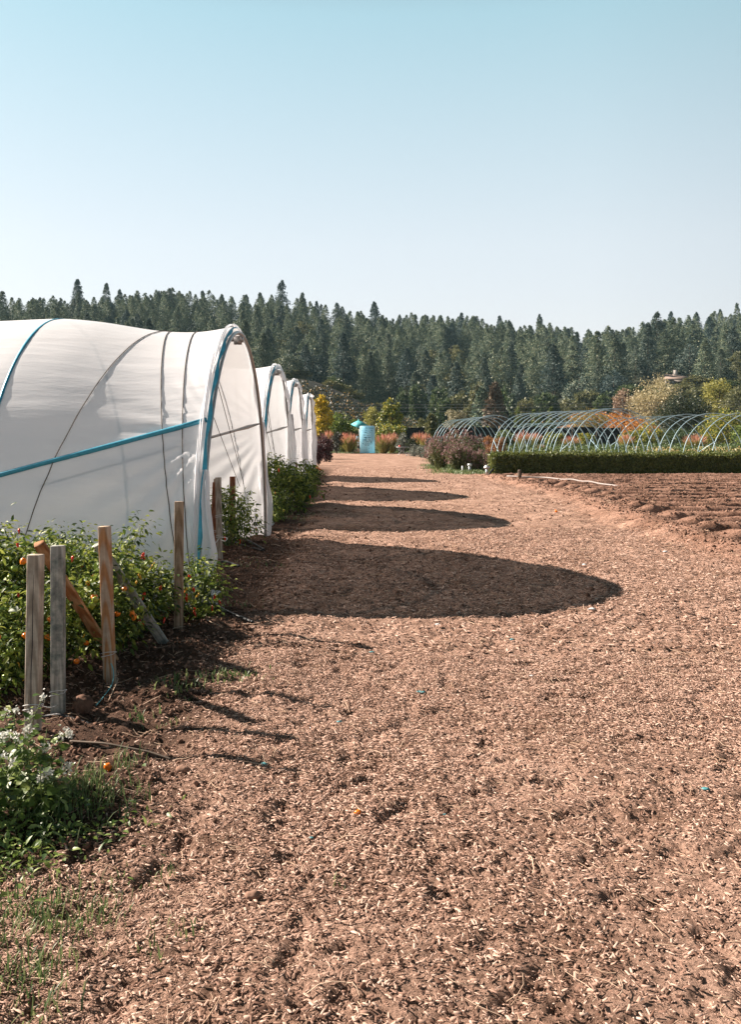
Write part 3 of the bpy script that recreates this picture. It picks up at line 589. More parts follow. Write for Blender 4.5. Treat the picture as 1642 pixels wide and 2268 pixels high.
near_peppers = [
    (-2.33, 5.45, .48, .62, habanero, 0, 'leafy orange fruited pepper plant cut by the left picture edge, nearest the camera'),
    (-2.08, 6.0, .58, .58, habanero, 0, 'orange fruited pepper plant showing between the cracked post and the bluish post'),
    (-1.90, 6.45, .60, .56, habanero, 0, 'orange fruited pepper plant left of the flame grained post, crossed by the golden board'),
    (-2.62, 6.0, .76, .66, habanero, 0, 'tall orange fruited pepper plant at the left picture edge, behind the cracked post'),
    (-2.32, 6.75, .76, .64, chilli, 0, 'chilli plant with green pods around the top of the leaning golden board'),
    (-2.05, 7.15, .72, .58, chilli, 1, 'chilli plant whose long sprig rises right of the flame grained post'),
    (-1.80, 7.3, .52, .46, chilli, 0, 'chilli plant with red pods around the leaning grey board'),
    (-1.52, 7.85, .54, .46, chilli, 0, 'low chilli plant with many red pods right of the brown post'),
    (-2.75, 6.9, .84, .66, chilli, 0, 'tall chilli plant behind the others against the left of the tunnel'),
    (-2.55, 7.5, .78, .62, chilli, 0, 'chilli plant against the tunnel film, left of the flame grained post'),
    (-2.1, 7.7, .66, .56, chilli, 0, 'chilli plant against the tunnel film, between the flame grained post and the brown post'),
    (-3.15, 7.2, .84, .66, chilli, 0, 'chilli plant farthest left against the tunnel film'),
]
for x, y, h, w, fr, sp, lab in near_peppers:
    root = thing('pepper_plant', on(x, y), lab, 'pepper plant', HG if fr is habanero else CG)
    pepper_parts(root, h, w, int(44 * h * w / .5), 60, fr(), rp, .062 if fr is habanero else .056, sprig=bool(sp))
MG = 'pepper plants inside the tunnel openings'
proto = thing('pepper_plant', on(-1.95, 12.3), 'pepper plant between the upright red post and the slanting grey post', 'pepper plant', MG)
pepper_parts(proto, .78, .75, 40, 32, [('red', .08, 3, False), ('glong', .07, 3, False)], rp, .068)
for x, y, sc, lab in ((-2.35, 11.9, .85, 'pepper plant behind the twine bound grey post'), (-2.0, 12.95, 1.0, 'pepper plant right behind the slanting grey post'),
                      (-1.78, 14.7, .8, 'small pepper plant at the near foot of the second tunnel')):
    dup(proto, on(x, y), R.random() * 6, sc, lab)
big = thing('pepper_plant', on(-1.75, 17.9), 'big dark pepper bush spilling onto the path by the three pale posts', 'pepper plant', MG)
pepper_parts(big, 1.02, 1.25, 80, 32, [('red', .09, 4, False)], rp, .10)
for x, y, sc, lab in ((-1.55, 19.6, .85, 'far lobe of the dark pepper bushes, right of the brown post'), (-2.3, 19.2, 1.0, 'dark pepper bush behind the three pale posts'), (-1.85, 16.3, .62, 'low dark pepper bush right of the second tunnel foot'), (-1.75, 21.3, .6, 'low pepper bush at the third tunnel foot'), (-2.0, 28.0, .55, 'small pepper bush at the foot of the farthest tunnel')):
    dup(big, on(x, y), R.random() * 6, sc, lab)

# ------------------------------------------------------------------ weeds, grass, marigold
def blades(mb, x, y, hgt, n, spread, rng, w=.004, bend=.5):
    P = np.stack([x + rng.normal(0, spread, n), y + rng.normal(0, spread, n)], -1); z = Hs(P[:, 0], P[:, 1]); a = rng.random(n) * 6.28; L = hgt * (.4 + .8 * rng.random(n)); b = bend * (.4 + rng.random(n))
    tq = np.array([0, .4, .75, 1.0]); r = L[:, None] * b[:, None] * tq[None] ** 1.8; zz = L[:, None] * np.sin(tq[None] * 1.25) * .95
    cx = P[:, 0:1] + np.cos(a)[:, None] * r; cy = P[:, 1:2] + np.sin(a)[:, None] * r; ww = w * np.array([1, .8, .5, .05])[None] * (.7 + .6 * rng.random(n))[:, None]
    A = np.stack([cx - np.sin(a)[:, None] * ww, cy + np.cos(a)[:, None] * ww, z[:, None] + zz], -1); B = np.stack([cx + np.sin(a)[:, None] * ww, cy - np.cos(a)[:, None] * ww, z[:, None] + zz], -1)
    v = np.concatenate([A, B], 1).reshape(-1, 3); i = (np.arange(n) * 8)[:, None, None]; f = np.array([[0, 4, 5, 1], [1, 5, 6, 2], [2, 6, 7, 3]])[None] + i; mb.add(v, f.reshape(-1, 4))
mb = MB()
for px, py, hh, n, sp in ((40, 2010, .07, 130, .10), (110, 2040, .06, 110, .10), (170, 2040, .05, 60, .07), (30, 2160, .07, 110, .08), (95, 2150, .05, 60, .06), (60, 2235, .06, 50, .06), (20, 2060, .07, 80, .08), (230, 2010, .05, 30, .05),
                          (500, 1507, .06, 60, .10), (520, 1500, .05, 40, .10), (390, 1520, .07, 40, .08), (400, 1545, .05, 20, .06), (285, 1700, .07, 30, .05), (270, 1715, .06, 20, .03), (380, 1600, .05, 16, .04), (320, 1590, .06, 14, .05), (640, 1150, .06, 90, .25), (660, 1140, .05, 60, .3),
                          (150, 1770, .10, 200, .10), (200, 1780, .09, 150, .10), (110, 1830, .08, 150, .1), (560, 1255, .04, 60, .2), (520, 1340, .04, 30, .1), (750, 1955, .03, 10, .02), (360, 1930, .05, 14, .03), (390, 2065, .05, 18, .05), (250, 1960, .04, 20, .06), (330, 2110, .05, 16, .04)):
    q = gp(px, py); blades(mb, q[0], q[1], hh, n, sp, R, .0028 if q[1] < 5 else .006)
for i in range(170):
    y = R.uniform(34.5, 44); x = 3.8 + R.normal(0, .45) - (y - 36) * .06; blades(mb, x, y, .14, 22, .22, R, .014)
for i in range(60): blades(mb, R.uniform(-2.5, 5.5), R.uniform(69.5, 71.5), .12, 20, .3, R, .03)
tag(mb.build('grass', M['grass']), 'green grass tufts along the edges of the path', 'grass', kind='stuff')
HEART = [(0, 0, 0), (.05, .35, .04), (.05, -.35, .04), (.45, .38, .03), (.45, -.38, .03), (.5, 0, -.03), (1, 0, -.12)]; HEART_F = [[[0, 5, 3, 1], [0, 2, 4, 5]], [[3, 5, 6], [5, 4, 6]]]
def buckwheat(x, y, h, lab, rng, nst=7):
    root = thing('flowering_weed', on(x, y), lab, 'weed', 'white flowered weeds at the left edge'); st = MB(); lf = MB(); fl = MB()
    for k in range(nst):
        a = rng.random() * 6.28; r = rng.uniform(.03, .16); hh = h * rng.uniform(.6, 1.05); top = np.array([r * math.cos(a), r * math.sin(a), hh]); path = smoothpath([(0, 0, -.02), top * [.5, .5, .5] + [rng.normal(0, .015), 0, 0], top], 9)
        st.tube(path, np.linspace(.0035, .0016, 9), 4, False)
        n = 22; q = rng.integers(1, 9, n); P = path[q] + rng.normal(0, .012, (n, 3)); D = rng.normal(0, 1, (n, 3)); D[:, 2] = D[:, 2] * .4 - .1; s = .043 * (.5 + rng.random(n)) * (1.2 - q / 14)
        Pst = P + D / np.linalg.norm(D, axis=1)[:, None] * .02; lf.inst(HEART, HEART_F, scl(frames_dir(D, rng, .4), s), Pst)
        for j in range(rng.integers(0, 3)):
            c0 = top + rng.normal(0, .008, 3); m = 24; fl.inst([(0, 0, 0), (.5, .5, .15), (1, 0, .25), (.5, -.5, .15)], [[[0, 3, 2, 1]]], scl(rots(m, rng), np.full(m, .011)), c0 + rng.normal(0, .009, (m, 3)))
    st.build('stem', M['pep_stem'], root, world=False); lf.build('foliage', M['weed'], root, smooth=True, world=False); fl.build('blossom', M['wflower'], root, world=False)
rw = np.random.default_rng(21)
buckwheat(-1.62, 4.05, .42, 'tallest white flowered weed beside the nearest post, cut by the left picture edge', rw, 8)
buckwheat(-1.47, 3.95, .34, 'white flowered weed just below the foot of the nearest post', rw, 10)
buckwheat(-1.36, 3.75, .25, 'lower weed with a few white blossoms, rightmost of the flowering ones', rw, 8)
buckwheat(-1.55, 3.65, .33, 'leafy flowered weed low at the left picture edge', rw, 10)
for x, y, h in ((-1.85, 3.95, .5), (-1.75, 3.6, .40)): buckwheat(x, y, h, 'white flowered weed left of the picture edge', rw, 10)
mb = MB(); n = 1500; x = -1.42 + rw.normal(0, .20, n); y = 3.55 + rw.normal(0, .22, n); P = np.stack([x, y, Hs(x, y) + .005 + .05 * rw.random(n)], -1); D = rw.normal(0, 1, (n, 3)); D[:, 2] = np.abs(D[:, 2]) * .8
mb.inst(LEAF_V, LEAF_F, scl(frames_dir(D, rw, .5), .035 * (.4 + rw.random(n))), P)
tag(mb.build('low_weeds', M['weed'], smooth=True), 'low green seedlings carpeting the bed edge at lower left', 'weeds', kind='stuff')
root = thing('marigold', on(-2.0, 33.0), 'small marigold with orange flowers at the foot of the farthest tunnel', 'flower')
n = 160; MB().inst(LEAF_V, LEAF_F, scl(rots(n, R), np.full(n, .11)), R.normal(0, .13, (n, 3)) * [1, 1, .5] + [0, 0, .15]).build('foliage', M['weed'], root, world=False)
fb = MB()
for k in range(9):
    tv, tf = blob_template(R, 1); fb.add(tv * [.05, .05, .035] + [R.normal(0, .13), R.normal(0, .13) - .1, .28 + R.normal(0, .05)], tf[0])
fb.build('blossom', M['orange'], root, world=False)

# ------------------------------------------------------------------ small things lying on the ground
def crumple(name, px, py, size, mat, label, cat, group=None, flat=.35):
    p = G(px, py); tv, tf = blob_template(R, 2); s = 1 + .5 * vn(tv[:, 0] * 2.3 + px, tv[:, 1] * 2.3 + tv[:, 2] * 1.7)
    o = MB().add(tv * s[:, None] * [size, size * .7, size * flat] + p + [0, 0, size * flat * .6 + .006], tf[0]).build(name, M[mat], loc=p); return tag(o, label, cat, group)
SG = 'plastic scraps on the path'
for px, py, s, mt, lab in ((752, 1597, .018, 'scrap', 'teal plastic scrap left of the path middle, between post shadows'), (935, 1535, .022, 'scrap', 'crumpled teal scrap below the large hoop shadow'), (825, 1449, .02, 'scrap', 'teal scrap right at the tip of the farthest post shadow'), (585, 1695, .02, 'scrap', 'pale teal scrap between the two lowest post shadows'),
                           (1312, 1357, .03, 'pscrap', 'white scrap on the lower rim of the large hoop shadow near its tip'), (1108, 1333, .022, 'scrap', 'teal scrap inside the large hoop shadow'), (970, 1377, .025, 'pscrap', 'pale scrap on the lower rim of the large hoop shadow, below its middle'), (1565, 1748, .017, 'scrap', 'bluish scrap near the right picture edge'), (690, 1860, .010, 'scrap', 'tiny teal scrap on the near part of the path'),
                           (1135, 1418, .02, 'scrap', 'dark teal scrap just outside the large hoop shadow'), (985, 1803, .009, 'scrap', 'tiny teal scrap right of the fallen orange pepper'), (1178, 1498, .014, 'pscrap', 'pale scrap in the sunlit middle of the path'), (1295, 1252, .03, 'pscrap', 'white scrap above the large hoop shadow'), (1475, 1222, .03, 'pscrap', 'grey scrap beside the field berm')):
    crumple('plastic_scrap', px, py, s, mt, lab, 'scrap', SG)
FG = 'fallen orange peppers'
for px, py, s, lab in ((793, 1809, .014, 'fallen orange pepper alone on the near path'), (238, 1714, .022, 'fallen orange pepper by the low weeds on the left'), (243, 1318, .02, 'fallen orange pepper left'), (723, 1322, .02, ''), (1233, 1136, .03, 'orange fallen pepper on the far right of the path by the berm')):
    if lab and 'left' != lab.split()[-1] or px == 238: crumple('fallen_pepper', px, py, s, 'orange', lab, 'pepper', FG, .8)
rng_s = np.random.default_rng(4)
def stone(name, p, s, mat, label, cat, group=None):
    tv, tf = blob_template(R, 3); q = tv / np.linalg.norm(tv, axis=1)[:, None]; q = q * (1 + .35 * vn(q[:, 0] * 2 + p[0] * 9, q[:, 1] * 2 + q[:, 2] * 2)[:, None] + .12 * vn(q[:, 0] * 7, q[:, 1] * 7 + q[:, 2] * 5)[:, None])
    s = np.array(s) * (.6 if name == 'wood_lump' else 1); q = q * (1 + rng_s.normal(0, .05, (len(q), 1))); return tag(MB().add(q * s + p, tf[0]).build(name, M[mat], loc=p, ), label, cat, group)
stone('dirt_clod', G(184, 1580) + [0, 0, .04], [.055, .05, .055], 'soil', 'large round soil clod lying beside the bluish post', 'clod')
LG = 'loose clods on the path'
for px, py, s, lab in ((410, 2055, .022, 'pale grey wood lump left of the bottom middle of the path'), (560, 1985, .035, 'dark knobbly wood piece left of centre in the foreground'), (1385, 1880, .03, 'dark clod in the right foreground'), (520, 2120 + 70, .02, 'small dark lump near the bottom left of the path'), (1555, 1605, .03, 'dark clod near the right picture edge'), (405, 1720, .04, 'brown clod below the posts at the path edge')):
    stone('wood_lump', G(px, py) + [0, 0, s * .4], [s * 1.2, s, s * .7], 'clod', lab, 'lump', LG)
def hose(pts, r, mat, label, cat, name, group=None, n=40):
    P = smoothpath(pts, n)
    if name == 'irrigation_hose': P[:, 2] = np.convolve(np.pad(P[:, 2], 6, mode='edge'), np.ones(13) / 13, 'valid') + .03
    return tag(MB().tube(P, r, 6).build(name, M[mat], loc=P[0], smooth=True), label, cat, group)
DG = 'black drip lines lying by the beds'
hose([G(445, 1254) + [0, 0, .03], G(500, 1256) + [0, 0, .03], G(530, 1262) + [0, 0, .02]], .013, 'black', 'black drip line by the feet of the twine bound posts', 'hose', 'drip_hose', DG)
hose([G(500, 1197) + [0, 0, .05], G(530, 1205) + [0, 0, .07], G(560, 1215) + [0, 0, .05], G(585, 1225) + [0, 0, .02]], .014, 'black', 'upper black hose end lying right of the red post foot', 'hose', 'drip_hose', DG)
hose([G(505, 1207) + [0, 0, .04], G(545, 1215) + [0, 0, .03], G(580, 1230) + [0, 0, .03]], .013, 'black', 'lower black hose end lying right of the red post foot', 'hose', 'drip_hose', DG)
hose([G(430, 1345) + [0, 0, .03], G(480, 1352) + [0, 0, .03], G(500, 1360) + [0, 0, .02], G(560, 1385) + [0, 0, .02]], .011, 'black', 'black drip line right of the film bunch at the first hoop foot', 'hose', 'drip_hose', DG)
hose([G(90, 1590) + [0, 0, .02], G(130, 1592) + [0, 0, .03], G(200, 1600) + [0, 0, .02]], .008, 'black', 'black drip line behind the nearest post', 'hose', 'drip_hose', DG)
hose([G(155, 1660) + [0, 0, .03], G(230, 1675) + [0, 0, .05], G(330, 1685) + [0, 0, .04], G(380, 1692) + [0, 0, .03]], .005, 'bark', 'crooked dark stick on the soil below the nearest posts', 'stick', 'stick')
hose([G(245, 1500) + [0, 0, .02], G(262, 1520) + [0, 0, .05], G(240, 1560) + [0, 0, .02]], .003, 'straw', 'dry stalk curling over the large clod', 'stalk', 'dry_stalk')
hose([on(XW(px_, Y_q), Y_q, .10) for px_, Y_q in np.stack([np.interp(np.linspace(0, 1, 30), [0, .12, .3, .53, .8, 1], [1124, 1150, 1200, 1255, 1320, 1371]), np.interp(np.linspace(0, 1, 30), [0, .12, .3, .53, .8, 1], [28.8, 28.4, 28.2, 27.2, 25.4, 24.4])], -1)], .024, 'hose', 'pale flat irrigation hose lying across the corner of the furrowed field', 'hose', 'irrigation_hose')
q = on(XW(1152, 28.3), 28.3, .12); stone('hose_valve', q + [0, 0, .05], [.07, .06, .14], 'bark', 'lumpy grey valve on the pale irrigation hose', 'valve')
# riser pipes and valves near the hedge corner
def pipe_thing(px, py0, py1, Y, r, mat, name, label, capm=None):
    b = on(XW(px, Y), Y); root = thing(name, b, label, 'pipe'); h = (py1 - py0) / F * Y
    MB().tube([b, b + [0, 0, h]], r, 10).build('pipe', M[mat], root, smooth=True)
    if capm: MB().tube([b + [0, 0, h - .02], b + [0, 0, h + .07]], r * 1.7, 10).build('cap', M[capm], root)
    return root
pipe_thing(1025, 1031, 1047, 36, .035, 'white', 'marker_pipe', 'short white upright pipe at the path edge before the purple flowers')
r_ = pipe_thing(1041, 1031, 1048, 35.8, .05, 'metal', 'sprinkler_riser', 'grey riser pipe with a pale cap right of the white marker pipe', 'pscrap')
b = on(XW(1079, 33), 33); root = thing('water_valve', b, 'metal water valve with a curved black outlet at the hedge corner', 'valve')
MB().tube([b, b + [0, 0, .2]], .05, 8).build('riser', M['metal'], root); tv, tf = blob_template(R, 2); MB().add(tv * [.10, .07, .09] + b + [0, 0, .26], tf[0]).build('valve_body', M['metal'], root, smooth=True)
MB().tube(smoothpath([b + [.22, -.1, .2], b + [.1, -.25, .1], b + [0, -.45, -.02], b + [-.02, -.55, -.12 + .1]], 14), .035, 8).build('outlet', M['black'], root, smooth=True)

# ------------------------------------------------------------------ hedge and planting beyond
DIA = [(0, 0, 0), (.5, .28, .06), (1, 0, 0), (.5, -.28, .06)]; DIA_F = [[[0, 3, 2, 1]]]
hx0, hx1, hy = 4.55, 19.0, 33.75
root = thing('hedge', on(hx0 + 3, hy), 'long clipped green hedge along the far side of the furrowed field', 'hedge')
n = 120000; u = R.random(n); x = hx0 + (hx1 - hx0) * u; y = hy + R.uniform(-.42, .42, n); z = .03 + R.random(n) * .74
kk = R.random(n) < .55; fc = R.integers(0, 4, n); y = np.where(kk & (fc <= 1), hy - .42 + R.normal(0, .045, n), y); z = np.where(kk & (fc == 2), .76 + R.normal(0, .035, n), z); x = np.where(kk & (fc == 3) & (u < .12), hx0 + R.normal(0, .06, n), x)
dn = .07 * fbm(x * 1.1, z * 2, 3); y = y + dn; z = z + .05 * fbm(x * 1.6, y * 1.5, 3) + np.where((z > .6) & (R.random(n) < .10), R.random(n) ** 2 * .16, 0)
D = R.normal(0, 1, (n, 3)); D[:, 2] = np.abs(D[:, 2]) + .4
MB().inst(DIA, DIA_F, scl(frames_dir(D, R, 2), .05 + .04 * R.random(n)), np.stack([x, y, z + .0], -1)).build('foliage', M['hedge'], root)
tw = MB()
for i in range(160):
    x = R.uniform(hx0, hx1); y = hy + R.uniform(-.35, .35); tw.tube([(x, y, -.02), (x + R.normal(0, .05), y + R.normal(0, .05), .35), (x + R.normal(0, .12), y + R.normal(0, .1), .72)], [.012, .008, .004], 4, False)
tw.build('twigs', M['bark'], root)

def leafcloud(mb, C, rad, per, size, rng, droop=0.0):
    n = len(C) * per; ci = np.repeat(np.arange(len(C)), per); q = rng.normal(0, 1, (n, 3)); q /= np.linalg.norm(q, axis=1)[:, None]
    rr = rad[ci] * (rng.random(n) ** .45); P = C[ci] + q * rr[:, None] * [1, 1, .8]; D = q + rng.normal(0, .6, (n, 3)); D[:, 2] -= droop
    mb.inst(DIA, DIA_F, scl(frames_dir(D, rng, 2), size * (.6 + .8 * rng.random(n))), P)
def crown_centers(n, w, h0, h1, rng, shape='round'):
    C = []
    while len(C) < n:
        p = rng.uniform(-1, 1, 3); r = (p ** 2).sum() ** .5
        if r > 1 or (r < .45 and rng.random() < .7): continue
        f = 1.0
        if shape == 'cone': f = max(.12, (1 - (p[2] + 1) / 2) ** .7 * 1.15)
        if shape == 'flame': f = .35 + .65 * math.sin(min(1, max(0, (1 - (p[2] + 1) / 2))) * 2.4)
        C.append((p[0] * w / 2 * f, p[1] * w / 2 * f, (h0 + h1) / 2 + p[2] * (h1 - h0) / 2))
    return np.array(C)
def tree(name, x, Y, top_px, wpx, pal, label, cat='tree', shape='round', nc=46, per=70, leaf=None, trunk='bark', h0f=.12, group=None, seed=0):
    rng = np.random.default_rng(seed + int(x * 3)); X = XW(x, Y); b = on(X, Y); top = V(x, top_px, Y)[2]; h = max(.6, top - b[2]); w = wpx / F * Y
    root = thing(name, b, label, cat, group); leaf = leaf or max(.07, Y * .0021)
    C = crown_centers(nc, w * .86, h * h0f, h * .97, rng, shape); tr = MB()
    tr.tube(smoothpath([(0, 0, -.2), (rng.normal(0, w * .02), 0, h * .3), (rng.normal(0, w * .03), 0, h * .75)], 8), np.linspace(h * .022 + .02, h * .006 + .01, 8), 7)
    for cc in C[:12]:
        z0 = h * rng.uniform(.15, .4); tr.tube(smoothpath([(0, 0, z0), cc * [.5, .5, 0] + [0, 0, (z0 + cc[2]) / 2 + .05 * h], cc], 6), np.linspace(h * .009 + .01, .01, 6), 4, False)
    tr.build('trunk', M[trunk], root, world=False)
    mb = MB(); rad = w * .5 * rng.uniform(.20, .38, len(C)) * (np.ones(len(C)) if shape == 'round' else np.interp(C[:, 2], [h * .3, h], [1, .5])); leafcloud(mb, C, rad, per, leaf, rng); mb.build('crown', LM(pal), root, world=False)
    return root
tree('autumn_tree', 712, 80, 868, 60, 'yellow', 'bright yellow autumn tree right behind the farthest tunnel', shape='flame', nc=60, per=70, leaf=.2)
tree('leafy_tree', 695, 84, 905, 30, 'yellow', 'smaller yellow tree half hidden by the farthest tunnel', leaf=.2, nc=26)
tree('leafy_tree', 752, 86, 912, 60, 'green', 'rounded green tree right of the bright yellow tree', leaf=.19)
tree('leafy_tree', 785, 88, 930, 46, 'green', 'low green tree behind the teal parasol', leaf=.19, nc=34)
tree('leafy_tree', 827, 98, 900, 56, 'yelgreen', 'soft yellow green tree above the blue map board', leaf=.2)
tree('autumn_tree', 868, 82, 878, 70, 'greenyel', 'glossy green tree with yellow leaves, right of the blue map board', shape='flame', nc=60, per=70, leaf=.19)
tree('leafy_tree', 868, 80, 940, 66, 'greenyel', 'broad low green and yellow shrub tree under the glossy one', leaf=.19)
tree('leafy_tree', 957, 86, 914, 34, 'olive', 'slender dull green tree in front of the black fence', shape='flame', leaf=.2)
tree('leafy_tree', 930, 98, 927, 46, 'olive', 'low olive shrub tree behind the left end of the black fence', nc=26)
tree('leafy_tree', 1010, 122, 905, 58, 'paleyel', 'pale rounded olive tree behind the bare hoops at left')
for px, tp, w_, lab in ((1148, 896, 20, 'left one of the three thin young poplars above the bare hoops'), (1184, 899, 20, 'middle one of the three thin young poplars above the bare hoops'), (1219, 893, 25, 'right one of the three thin young poplars above the bare hoops')):
    tree('young_poplar', px, 96, tp, w_, 'poplar', lab, 'tree', 'flame', 24, 45, .19)
tree('leafy_tree', 1305, 126, 906, 92, 'amber', 'amber rounded tree behind the middle hoop frame')
tree('bare_tree', 1380, 150, 862, 44, 'brownpink', 'pinkish brown half bare tree left of the big pale tree', trunk='palebark', per=60)
tree('pale_tree', 1452, 140, 836, 130, 'paleyel', 'biggest pale yellow tree, left of the dark evergreen', trunk='palebark', nc=90, per=110, leaf=.26)
tree('evergreen_oak', 1515, 116, 872, 130, 'oak', 'dark evergreen oak in front of the house', nc=90, per=110, leaf=.22)
tree('leafy_tree', 1592, 138, 828, 92, 'yelgreen', 'tall yellow green tree right of the house', nc=70, per=90)
tree('leafy_tree', 1643, 132, 850, 84, 'olive', 'olive tree cut by the right picture edge', nc=60, per=80)
tree('leafy_tree', 1600, 108, 905, 110, 'greenyel', 'wide green tree in front of the tall yellow green one', nc=70, per=90, h0f=.02)
tree('leafy_tree', 1510, 98, 955, 80, 'mid', 'dark green shrub tree under the evergreen oak', leaf=.2, h0f=.02)
tree('leafy_tree', 1440, 102, 940, 70, 'greenyel', 'green shrub tree below the big pale tree', leaf=.2, h0f=.02)
tree('leafy_tree', 1660, 96, 945, 90, 'green', 'bright green shrub tree at the right picture edge, behind the last hoops', leaf=.2, h0f=.02)
for px, Y, tp, w_, lab in ((1075, 100, 945, 70, 'green shrub behind the leftmost hoop frame'), (1120, 80, 950, 44, 'pale green bush right of the purple flowers'), (1230, 84, 958, 50, 'green bush behind the middle hoop frame, left part'), (1300, 82, 962, 50, 'green bush in front of the black fence, behind the middle hoops'), (1400, 84, 955, 60, 'green bush at the right end of the black fence')):
    tree('garden_bush', px, Y, tp, w_, 'greenyel' if px != 1120 else 'poplar', lab, 'bush', leaf=.17, h0f=.02, nc=36, group='green bushes behind the hoops')
def shrub(name, px, Y, tp, wpx, pal, label, cat='shrub', leaf=.1, nc=34, per=60, group=None, base=None):
    rng = np.random.default_rng(int(px)); b = on(XW(px, Y), Y); h = V(px, tp, Y)[2] - b[2]; w = wpx / F * Y; root = thing(name, b, label, cat, group)
    C = crown_centers(nc, w * .8, .08, h * .9, rng); mb = MB(); leafcloud(mb, C, np.full(len(C), w * .16 + .05), per, leaf, rng); mb.build('foliage', LM(pal), root, world=False)
    st = MB()
    for cc in C[:10]: st.tube([(0, 0, -.02), cc * .5, cc], [.02, .014, .006], 4, False)
    st.build('stem', M['bark'], root, world=False); return root
shrub('purple_bush', 722, 49, 968, 36, 'purple', 'dark purple bush at the path edge past the last tunnel, in front', leaf=.09, nc=44)
shrub('purple_bush', 712, 55, 958, 44, 'purple', 'tall dark purple bush half hidden behind the farthest tunnel', leaf=.09, nc=44)
shrub('purple_bush', 706, 44, 978, 26, 'purple', 'low dark purple bush nearest the farthest tunnel foot', leaf=.08, nc=26)
shrub('dark_shrub', 746, 69, 955, 30, 'darkshrub', 'dark rounded shrub between the two pink plumed grasses')
shrub('dark_shrub', 892, 68, 956, 28, 'silver', 'silvery dark shrub behind the metal cart', nc=40)
shrub('dark_shrub', 912, 67, 968, 26, 'oak', 'dark green shrub right of the metal cart')
shrub('dark_shrub', 953, 66, 968, 26, 'darkshrub', 'dark shrub left of the purple flowers')
for px, Y, tp, w_, lab in ((918, 60, 984, 26, 'farthest grey green lavender mound'), (934, 57, 984, 26, 'middle grey green lavender mound'), (948, 54, 987, 28, 'nearest grey green lavender mound, beside the purple flowers')):
    shrub('lavender', px, Y, tp, w_, 'silver', lab, 'shrub', .06, 40, 80, 'grey lavender mounds at the path edge')
shrub('rust_shrub', 1104, 62, 966, 40, 'rust', 'rust coloured shrub right of the purple flowers'); shrub('rust_shrub', 1085, 66, 960, 30, 'rust', 'taller rusty shrub behind the purple flowers')
def plume_grass(px, Y, tp, wpx, label, rng, red=1.0):
    b = on(XW(px, Y), Y); h = V(px, tp, Y)[2] - b[2]; w = wpx / F * Y; root = thing('plume_grass', b, label, 'grass clump', 'pink plumed ornamental grasses')
    bl = MB(); pl = MB(); n = 700; a = rng.random(n) * 6.28; rr = w * .5 * rng.random(n) ** .6; L = h * (.45 + .35 * rng.random(n)); tq = np.array([0, .5, 1.])
    for grp, nn, lo, hi, mbx, ww in (('b', 900, .35, .95, bl, .02), ('p', 190, .72, 1.12, pl, .018)):
        a = rng.random(nn) * 6.28; r1 = w * .5 * rng.random(nn) ** .6; L = h * (lo + (hi - lo) * rng.random(nn)) * (1 - .22 * (r1 / (w * .5)) ** 2); t0 = 0 if grp == 'b' else .72
        ts = np.array([t0, (t0 + 1) / 2, 1.]); rad = r1[:, None] * (.3 + .95 * ts[None] ** 1.6); zz = L[:, None] * ts[None]
        c_ = np.stack([np.cos(a)[:, None] * rad, np.sin(a)[:, None] * rad, zz], -1); wv = ww * (np.array([.8, 1, .1]) if grp == 'b' else np.array([.5, 1, .15])); ph = rng.random(nn) * 6.28
        sd = np.stack([np.cos(ph), np.sin(ph), 0 * ph], -1)[:, None] * wv[None, :, None]
        v = np.concatenate([c_ - sd, c_ + sd], 1).reshape(-1, 3); f = (np.array([[0, 3, 4, 1], [1, 4, 5, 2]])[None] + (np.arange(nn) * 6)[:, None, None]).reshape(-1, 4); mbx.add(v, f)
    bl.build('blades', LM('blade'), root, world=False); pl.build('plumes', LM('plume'), root, world=False)
rg = np.random.default_rng(31)
for a_ in ((727, 72, 955, 30, 'pink plumed grass left of the dark rounded shrub'), (775, 70, 958, 36, 'pink plumed grass directly left of the walking person'), (850, 69, 962, 38, 'red plumed grass directly right of the blue map board'), (869, 70, 958, 30, 'tall red plumed grass left of the silvery shrub'),
           (928, 72, 958, 32, 'orange plumed grass behind the dark green shrub'), (944, 70, 960, 26, 'orange plumed grass left of the bare hoops'), (762, 74, 960, 24, 'small pink plumed grass behind the dark rounded shrub'), (1160, 74, 956, 40, 'red plumed grass seen through the left part of the hoop frames'), (1187, 78, 958, 30, 'pink plumed grass right of the red one behind the hoops'),
           (1265, 78, 966, 44, 'pinkish grass behind the middle hoop frame'), (1190 + 10, 70, 985, 26, 'short yellow grass clump under the hoops'), (1388, 76, 962, 36, 'pink plumed grass past the end of the black fence'), (1540, 70, 962, 52, 'reddish plumed grass at right behind the rightmost hoop frame')): plume_grass(*a_, rg)
def verbena(x, y, h, w, label, rng):
    root = thing('purple_flower_bush', on(x, y), label, 'flower bush', 'purple flowering bushes at the path edge'); st = MB(); fl = MB(); lf = MB()
    for k in range(85):
        a = rng.random() * 6.28; r = w * .5 * rng.random() ** .6; hh = h * (.45 + .62 * rng.random()) * (1 - .25 * (r / (w * .5)) ** 2); top = np.array([r * math.cos(a), r * math.sin(a), hh])
        st.tube([(top[0] * .25, top[1] * .25, 0), top * [.6, .6, .55], top], [.01, .008, .006], 3, False)
        for j in range(3):
            c0 = top + rng.normal(0, .07, 3); m = 9; fl.inst(DIA, DIA_F, scl(rots(m, rng), np.full(m, .05)), c0 + rng.normal(0, .018, (m, 3)))
        m = 34; t = rng.random(m)[:, None] ** .8; P = top * t + rng.normal(0, .05, (m, 3)); P[:, 2] = np.maximum(P[:, 2], .02); lf.inst(DIA, DIA_F, scl(rots(m, rng), np.full(m, .07)), P)
    st.build('stem', M['pep_stem'], root, world=False); lf.build('foliage', LM('olive'), root, world=False); fl.build('blossom', LM('verbena'), root, world=False)
